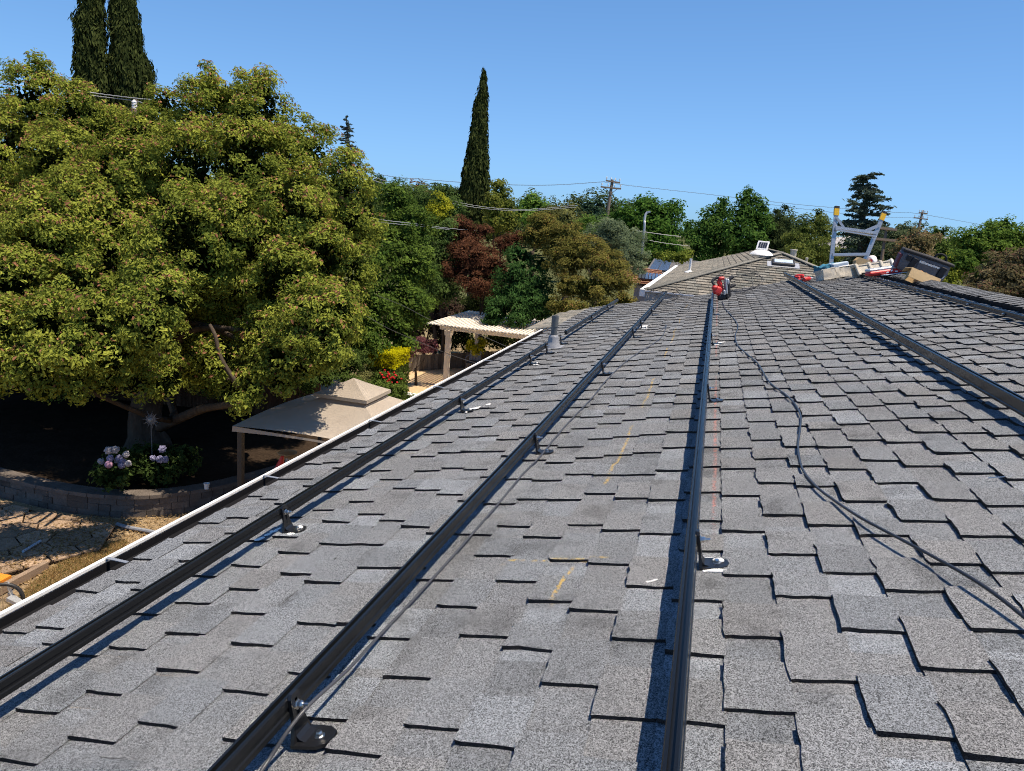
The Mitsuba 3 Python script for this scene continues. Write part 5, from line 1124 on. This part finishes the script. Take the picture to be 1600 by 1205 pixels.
g_a = sg.Polygon([tuple(onz(*q, 0.03)[:2]) for q in ((0, 960), (72, 893), (120, 868), (160, 850), (200, 845), (190, 880), (60, 965), (0, 1010))])
x0, y0, x1, y1 = g_a.bounds
xy = rng.uniform([x0, y0], [x1, y1], (30000, 2)); xy = xy[shapely.contains_xy(g_a, xy[:, 0], xy[:, 1])][:9000]
P = np.c_[xy, np.full(len(xy), 0.05)]
V, F = leaf_mesh(P, nrm(rng.normal(size=P.shape) * [1, 1, 0.5]), rng.uniform(0.05, 0.11, len(P)), 0.008, rng, tdir=np.tile([0, 0, 1.0], (len(P), 1)) + 0.5 * rng.normal(size=P.shape), droop=-0.2)
w = rng.random((len(P), 1)); gr = rng.random((len(P), 1)) < 0.12
K = np.array([0.30, 0.19, 0.07]) * (1 - w) + np.array([0.58, 0.42, 0.20]) * w
K = np.where(gr, np.array([0.13, 0.16, 0.04]), K)
label(put("dry_grass", (V, F), "leaf_mat", color=np.repeat(K, 4, axis=0)), "straw-coloured dry grass strip below the gutter", kind="stuff")

# ------------------------------------------------------------------ fences
def f_greywood(p, n, uv):
    g = fbm(p[0] * 30, p[1] * 30, p[2] * 2.0)
    return mix((0.10, 0.088, 0.078), (0.24, 0.215, 0.19), g) * (0.7 + 0.6 * uv[0])
scene["grey_wood"] = diffuse(proc(f_greywood))
def f_redwood(p, n, uv):
    g = fbm(p[0] * 22, p[1] * 22, p[2] * 1.6)
    return mix((0.05, 0.026, 0.018), (0.15, 0.08, 0.05), g) * (0.7 + 0.6 * uv[0])
scene["redwood_mat"] = diffuse(proc(f_redwood))
def fence(a, b, z0, z1, bw, mat, text, sd, name="board_fence"):
    rng = np.random.default_rng(sd)
    k = thing(name, text, "fence")
    a, b = np.array(a, float), np.array(b, float); Ln = np.linalg.norm(b - a); t = (b - a) / Ln
    x = 0
    while x < Ln:
        w = bw * rng.uniform(0.92, 1.06); p = a + t * (x + w / 2)
        m = trimesh.creation.box(extents=(w - 0.008, 0.02, z1 - z0 + rng.uniform(-0.03, 0.03)))
        m = frame(m, [p[0], p[1], (z0 + z1) / 2 + rng.uniform(-.01, .01)], [t[0], t[1], 0], [-t[1], t[0], 0], [0, 0, 1])
        put("board", m, mat, k, uv=np.tile([rng.random(), .5], (8, 1)))
        x += w
    nn = np.array([-t[1], t[0]]) * 0.035
    for z in (z0 + 0.2, z1 - 0.25):
        put("fence_rail", bar([*(a + nn), z], [*(b + nn), z], 0.04, 0.09), mat, k, uv=np.tile([.3, .5], (8, 1)))
fA, fB = onz(590, 584, 0.1)[:2], onz(735, 575, 0.1)[:2]
fence(fA, fB + (fB - fA) * 1.2, 0.06, 0.74, 0.16, "grey_wood", "low weathered grey board fence behind the pergola patio", 41)
fence([-22, 15.4], [-9.6, 17.4], 0.35, 2.5, 0.15, "redwood_mat", "tall dark redwood board fence in the shade under the big tree", 42)

# ------------------------------------------------------------------ pergola
def f_cream(p, n, uv):
    return mix((0.66, 0.60, 0.50), (0.76, 0.71, 0.61), fbm(p[0] * 6, p[1] * 6, p[2] * 6))
scene["cream_paint"] = principled(proc(f_cream), 0.5)
k = thing("pergola", "cream white slatted pergola standing over the patio", "pergola")
X0, X1, Y0, Y1, PZ = -9.2, -3.8, 23.9, 28.5, 2.36
x = X0
while x < X1:
    put("slat", box([x, Y0, PZ - 0.04], [x + 0.06, Y1, PZ]), "cream_paint", k)
    x += 0.127
for y in (Y0 + 0.55, Y1 - 0.6):
    put("beam", box([X0 + 0.3, y - 0.06, PZ - 0.24], [X1, y + 0.06, PZ - 0.042]), "cream_paint", k)
for x in (X0 + 0.62, X0 + 4.2):
    for y in (Y0 + 0.55, Y1 - 0.6):
        pk_ = put("post", box([x - 0.085, y - 0.085, 0.1], [x + 0.085, y + 0.085, PZ - 0.243]), "cream_paint", k)
        put("bracket", cat_([box([x - 0.12, y - 0.12, PZ - 0.42], [x + 0.12, y - 0.088, PZ - 0.245]), box([x - 0.12, y + 0.088, PZ - 0.42], [x + 0.12, y + 0.12, PZ - 0.245])]), "cream_paint", pk_)
# patio chair under it
k = thing("patio_chair", "grey metal garden chair half hidden by a pergola post", "chair")
c = onz(738, 583, 0.12)
for sx in (-0.22, 0.22):
    for sy in (-0.2, 0.2):
        put("leg", tube([c + [sx, sy, 0], c + [sx * 0.9, sy * 0.9, 0.42]], 0.014, 6), "grey_plastic", k)
    put("arm", tube(smooth_path([c + [sx, 0.22, 0.42], c + [sx * 1.1, 0.18, 0.64], c + [sx * 1.1, -0.2, 0.62], c + [sx, -0.22, 0.42]], 4), 0.014, 6), "grey_plastic", k, smooth=True)
put("seat", tr(rbox((0.46, 0.46, 0.04), 0.015), *(c + [0, 0, 0.43])), "black_plastic", k, smooth=40)
put("backrest", tr(rbox((0.46, 0.03, 0.5), 0.012), *(c + [0, 0.25, 0.7]), rot=(-0.2, 0, 0)), "grey_plastic", k, smooth=40)

# ------------------------------------------------------------------ gazebo
def f_canvas(p, n, uv):
    return mix((0.33, 0.285, 0.235), (0.40, 0.35, 0.29), fbm(p[0] * 3, p[1] * 3, p[2] * 3)) * (0.96 + 0.08 * noise(p[0] * 120, p[1] * 120, p[2] * 120))
scene["canvas_mat"] = {"type": "principledthin", "base_color": proc(f_canvas), "roughness": 0.9, "diff_trans": 0.18, "eta": 1.3}
k = thing("gazebo", "tan two-tiered canvas gazebo half shaded by the big tree", "gazebo")
GX0, GX1, GY0, GY1, GZ = -7.78, -4.7, 11.05, 14.1, 2.1
gc = np.array([(GX0 + GX1) / 2, (GY0 + GY1) / 2]); hx_, hy_ = (GX1 - GX0) / 2, (GY1 - GY0) / 2
def tier(f0, z0, f1, z1, n=14, sag=0.05, edge_sag=0.06):
    vs, fs, o = [], [], 0
    for q in range(4):
        c0, c1 = [(-1, -1), (1, -1), (1, 1), (-1, 1)][q], [(1, -1), (1, 1), (-1, 1), (-1, -1)][q]
        g = []
        for i in range(n):
            u = i / (n - 1); row = []
            ex, ey = c0[0] + (c1[0] - c0[0]) * u, c0[1] + (c1[1] - c0[1]) * u
            for j in range(n):
                v = j / (n - 1); f = f0 + (f1 - f0) * v
                z = z0 + (z1 - z0) * v - sag * math.sin(math.pi * v) * (0.4 + 0.6 * math.sin(math.pi * u)) + edge_sag * math.sin(math.pi * u) * (1 - v)
                row.append([gc[0] + ex * hx_ * f, gc[1] + ey * hy_ * f, z])
            g.append(row)
        vs.append(np.array(g).reshape(-1, 3)); fs.append(grid_faces(n, n) + o); o += n * n
    return np.vstack(vs), np.vstack(fs)
put("lower_canopy", tier(1.0, GZ, 0.28, GZ + 0.44, sag=0.07), "canvas_mat", k)
put("upper_canopy", tier(0.345, GZ + 0.53, 0.0, GZ + 0.79, sag=0.03, edge_sag=0.0), "canvas_mat", k)
put("valance", tier(1.004, GZ - 0.10, 1.0, GZ - 0.002, sag=0, edge_sag=0.06), "canvas_mat", k)
put("upper_valance", tier(0.349, GZ + 0.47, 0.347, GZ + 0.528, sag=0, edge_sag=0.0), "canvas_mat", k)
for sx in (-1, 1):
    for sy in (-1, 1):
        put("post", box([gc[0] + sx * (hx_ - 0.1) - 0.045, gc[1] + sy * (hy_ - 0.1) - 0.045, 0.40], [gc[0] + sx * (hx_ - 0.1) + 0.045, gc[1] + sy * (hy_ - 0.1) + 0.045, GZ - 0.02]), "black_plastic", k)
cm = []
for q in range(3):
    xs = np.linspace(GX0 + 0.25 + q * 0.28, GX0 + 0.45 + q * 0.28, 14)
    ys_ = GY1 - 0.12 + 0.03 * np.sin(np.linspace(0, 9, 14))
    v = np.array([[x_, y_, z_] for x_, y_ in zip(xs, ys_) for z_ in (GZ - 0.7, GZ - 0.03)])
    cm.append(trimesh.Trimesh(v, grid_faces(14, 2), process=False))
put("gathered_curtain", cat_(cm), "canvas_mat", k, smooth=True)
# under it: folded umbrella, small fountain
k = thing("folded_parasol", "folded dark red parasol just showing above the gutter", "parasol")
c = onz(434, 742, 0.9)
put("canopy", frame(lathe([(0, 0.42), (0.03, 0.4), (0.1, 0.1), (0.13, -0.25), (0.1, -0.5), (0.02, -0.55)], 12), c, [1, 0, 0], [0, 1, 0], nrm([0.25, 0, 1])), "red_plastic", k, smooth=40)
put("pole", tube([[c[0], c[1], 0.4], c], 0.02, 6), "black_plastic", k)
k = thing("bird_bath", "pale bird bath with a wide shallow bowl under the gazebo", "bird bath")
c = onz(449, 742, 0.6)
put("bowl", frame(lathe([(0, 0.42), (0.12, 0.43), (0.19, 0.48), (0.2, 0.47), (0.12, 0.39), (0.04, 0.37)], 18), c, [1, 0, 0], [0, 1, 0], [0, 0, 1]), "cardboard_mat", k, smooth=40)
put("pedestal", frame(lathe([(0.03, 0.37), (0.06, 0.2), (0.1, 0.0), (0.12, -0.2)], 14), c, [1, 0, 0], [0, 1, 0], [0, 0, 1]), "pale_card_mat", k, smooth=40)
c = onz(323, 764, 0.455)
single("white_cup", frame(lathe([(0, 0.0), (0.04, 0.0), (0.055, 0.11), (0.06, 0.115), (0.05, 0.11), (0.036, 0.01), (0, 0.01)], 16), c, [1, 0, 0], [0, 1, 0], [0, 0, 1]), "white_plastic", "small white cup standing on the block wall's cap", "cup", smooth=40)

# ------------------------------------------------------------------ poles, lamp, wires
scene["pole_wood"] = diffuse((0.19, 0.155, 0.125)); scene["wire_mat"] = diffuse((0.14, 0.14, 0.145)); scene["bright_wire_mat"] = principled((0.27, 0.28, 0.29), 0.5)
scene["galvanised_mat"] = principled((0.48, 0.50, 0.52), 0.45, 0.3)
HR = nrm(RIGHT * [1, 1, 0])
def pole(top, low, depth, text, arms, r=0.15):
    k = thing("utility_pole", text, "utility pole")
    a, b = at(*top, depth), at(*low, depth)
    base = b + (b - a) * ((b[2]) / (a[2] - b[2]))
    put("mast", tube([base, b, a], [r * 1.25, r, r * 0.75], 10), "pole_wood", k, smooth=True)
    ax = nrm(a - b)
    for (t, l, rr, tilt) in arms:
        c = a + (b - a) * t
        d = nrm(HR + ax * tilt)
        ck = put("crossarm", bar(c - d * l - FWD * 0.16, c + d * rr - FWD * 0.16, 0.1, 0.13, up=ax), "pole_wood", k)
        for q in (np.linspace(-l * 0.92, rr * 0.92, 4) if r > 0.1 else ()):
            put("insulator", frame(lathe([(0.02, 0), (0.02, 0.12), (0.07, 0.14), (0.05, 0.2), (0.07, 0.22), (0.04, 0.32), (0, 0.33)], 8), c + d * q - FWD * 0.16 + ax * 0.06, nrm(np.cross(ax, [0, 1, 0])), nrm(np.cross(ax, np.cross(ax, [0, 1, 0]))) * -1, ax), "galvanised_mat", ck, smooth=40)
    return k, a, b
kp, pa, pb = pole((957, 281), (948, 342), 70, "leaning wooden utility pole with double crossarms right of the lone cypress", [(0.06, 0.62, 0.72, -0.08), (0.22, 1.0, 0.9, -0.02)], r=0.17)
put("brace", cat_([bar(pa + (pb - pa) * 0.22 + HR * s * 0.62 - FWD * 0.2, pa + (pb - pa) * 0.38 - FWD * 0.2, 0.05, 0.05) for s in (-1, 1)]), "pole_wood", kp)
kp2, qa, qb = pole((1442, 329), (1434, 362), 95, "slim utility pole with two short crossarms above the trees on the right", [(0.14, 0.5, 0.6, -0.05), (0.40, 1.0, 0.8, -0.05)], r=0.17)
k3, ra, rb = pole((1385, 357), (1378, 402), 41, "dark utility pole with a pale lower crossarm just right of the ladder", [(0.04, 0.5, 0.5, -0.03), (0.42, 0.6, 0.6, -0.02)], r=0.09)
k4, ta_, tb_ = pole((212, 156), (206, 200), 27, "pole top with a ribbed white insulator in front of the right cypress of the pair", [], r=0.11)
put("bushing", frame(lathe([(0.03, 0.0)] + [q for z in range(5) for q in ((0.085, 0.02 + z * 0.055), (0.10, 0.035 + z * 0.055), (0.06, 0.055 + z * 0.055))] + [(0.03, 0.32), (0, 0.33)], 16), at(210, 171, 26.7), [1, 0, 0], [0, 1, 0], [0, 0, 1]), "white_plastic", k4, smooth=40)
k = thing("street_lamp", "curved grey street lamp in front of the big rounded tree", "street lamp")
a, b = at(1006, 365, 55), at(1007, 345, 55)
put("pole", tube(smooth_path([[a[0], a[1], 0], a, b, at(1008.5, 336, 55), at(1012, 331.5, 55)], 6), 0.09, 8), "galvanised_mat", k, smooth=True)
put("lamp_head", bar(at(1011, 331.7, 55), at(1016, 331, 55), 0.22, 0.12), "galvanised_mat", k)
def wire(pts, r, text, mat="wire_mat", name="power_line", group=None):
    P = smooth_path([at(x, y, d) for x, y, d in pts], 6)
    return single(name, tube(P, r * 0.62, 5), mat, text, "wire", group)
wire([(-60, 108, 24), (30, 127, 26), (110, 140, 26.5), (165, 148, 27), (225, 155, 27), (290, 160, 27.5), (420, 190, 30)], 0.030, "thick overhead cable crossing in front of the pair of cypresses, upper one", "bright_wire_mat")
wire([(-60, 117, 24), (30, 133, 26), (110, 145, 26.5), (165, 152, 27), (212, 158, 27), (225, 162, 26.8)], 0.024, "thick overhead cable crossing in front of the pair of cypresses, lower one", "bright_wire_mat")
wire([(430, 240, 60), (600, 274, 64), (660, 280, 66), (720, 285, 67), (800, 289, 68), (870, 289, 69), (945, 284, 70), ], 0.035, "long high wire running left from the leaning pole, passing behind the lone cypress")
wire([(945, 285, 70), (1000, 292, 80), (1100, 303, 90), (1250, 320, 92), (1400, 332, 94), (1441, 335, 95), (1560, 356, 120), (1700, 380, 150)], 0.035, "faint high wire from the leaning pole across to the slim pole on the right")
wire([(1437, 341, 95), (1360, 338, 92), (1250, 326, 90), (1180, 316, 88)], 0.03, "faint lower wire left of the slim pole on the right")
wire([(540, 262, 30), (602, 283, 33), (660, 300, 36), (710, 315, 38), (770, 325, 40), (830, 327, 44), (900, 321, 50)], 0.022, "bright cable bundle sagging in front of the lone cypress, upper strand", "bright_wire_mat")
wire([(540, 268, 30), (602, 288, 33), (660, 306, 36), (710, 318.5, 38), (770, 327.5, 40), (830, 329, 44), (900, 324, 50)], 0.022, "bright cable bundle sagging in front of the lone cypress, lower strand", "bright_wire_mat")
wire([(560, 335, 21), (600, 344, 22), (650, 350, 24), (702, 357, 27), (760, 362, 32)], 0.016, "pale cable crossing the ivy-draped tree level with the copper maple's top", "bright_wire_mat")
wire([(560, 340, 21), (600, 348, 22), (650, 353, 24), (702, 359, 27)], 0.014, "second pale cable close below the one crossing the ivy-draped tree", "bright_wire_mat")
wire([(590, 462, 21), (630, 478, 20.5), (680, 503, 19.5), (740, 520, 18), (795, 543, 16)], 0.010, "thin service wire dropping past the pergola's left corner")
wire([(560, 485, 20), (600, 510, 19.5), (650, 532, 18.5), (700, 553, 17), (745, 568, 15.5)], 0.010, "thin service wire dropping across the pergola's near post")
wire([(990, 360, 58), (1010, 363, 58), (1055, 369, 58), (1100, 372, 58)], 0.05, "pale cable in front of the big rounded tree, upper one", "bright_wire_mat")
wire([(1015, 376, 58), (1045, 381, 58), (1090, 386, 58)], 0.04, "pale cable in front of the big rounded tree, lower one", "bright_wire_mat")

# ------------------------------------------------------------------ roofs far behind
k = thing("solar_roofed_house", "distant grey-roofed house with two dark solar panels", "house")
a, b, c, d = at(1008, 425, 44), at(1022, 404, 49), at(1110, 409, 50), at(1110, 432, 45)
scene["far_roof_mat"] = diffuse((0.13, 0.13, 0.135))
put("roof", (np.array([a, d, c, b]), np.array([[0, 1, 2], [0, 2, 3]])), "far_roof_mat", k)
up_ = nrm(np.cross(d - a, b - a)); up_ = up_ if up_[2] > 0 else -up_
def onq(u, v): return (a * (1 - u) + d * u) * (1 - v) + (b * (1 - u) + c * u) * v
for u0, u1 in ((0.04, 0.17), (0.18, 0.33)):
    q = [onq(u0, 0.08), onq(u1, 0.08), onq(u1, 0.86), onq(u0, 0.86)]
    put("solar_panel", hexa([p + up_ * 0.04 for p in q] + [p + up_ * 0.1 for p in q]), "solar_cell_mat", k)
put("wall", box([min(a[0], b[0]) + 0.6, a[1] + 0.6, 0], [d[0] - 0.5, c[1] - 0.5, a[2] - 0.15]), "stucco_mat", k)
scene["terracotta_mat"] = diffuse(proc(lambda p, n, uv: mix((0.30, 0.16, 0.10), (0.46, 0.27, 0.18), fbm(p[0] * 4, p[1] * 4, p[2] * 4))))
k = thing("tile_roofed_house", "distant house with a terracotta tile roof and a rack of dark panels", "house")
a, b, c, d = at(976, 440, 33), at(984, 418, 37), at(1034, 424, 37), at(1034, 446, 33)
up_ = nrm(np.cross(d - a, b - a)); up_ = up_ if up_[2] > 0 else -up_
rk = put("roof", (np.array([a, d, c, b]), np.array([[0, 1, 2], [0, 2, 3]])), "terracotta_mat", k)
rows = []
for v in np.linspace(0.02, 0.94, 9):
    for u in np.linspace(0.0, 0.97, 26):
        q = [onq(u, v), onq(u + 0.03, v), onq(u + 0.03, v + 0.115), onq(u, v + 0.115)]
        rows.append(hexa([p + up_ * 0.0 for p in q] + [p + up_ * h for p, h in zip(q, (0.07, 0.07, 0.02, 0.02))]))
label(put("roof_tiles", cat_(rows), "terracotta_mat", rk), "rows of terracotta roof tiles", kind="stuff")
for u0 in np.linspace(0.34, 0.9, 7):
    q = [onq(u0, 0.10), onq(u0 + 0.075, 0.10), onq(u0 + 0.075, 0.52), onq(u0, 0.52)]
    put("solar_panel", hexa([p + up_ * 0.1 for p in q] + [p + up_ * 0.16 for p in q]), "solar_cell_mat", k)
put("wall", box([a[0] + 0.4, a[1] + 0.5, 0], [d[0] - 0.4, c[1] - 0.4, a[2] - 0.15]), "stucco_mat", k)
scene = {**{k_: v_ for k_, v_ in scene.items()}}
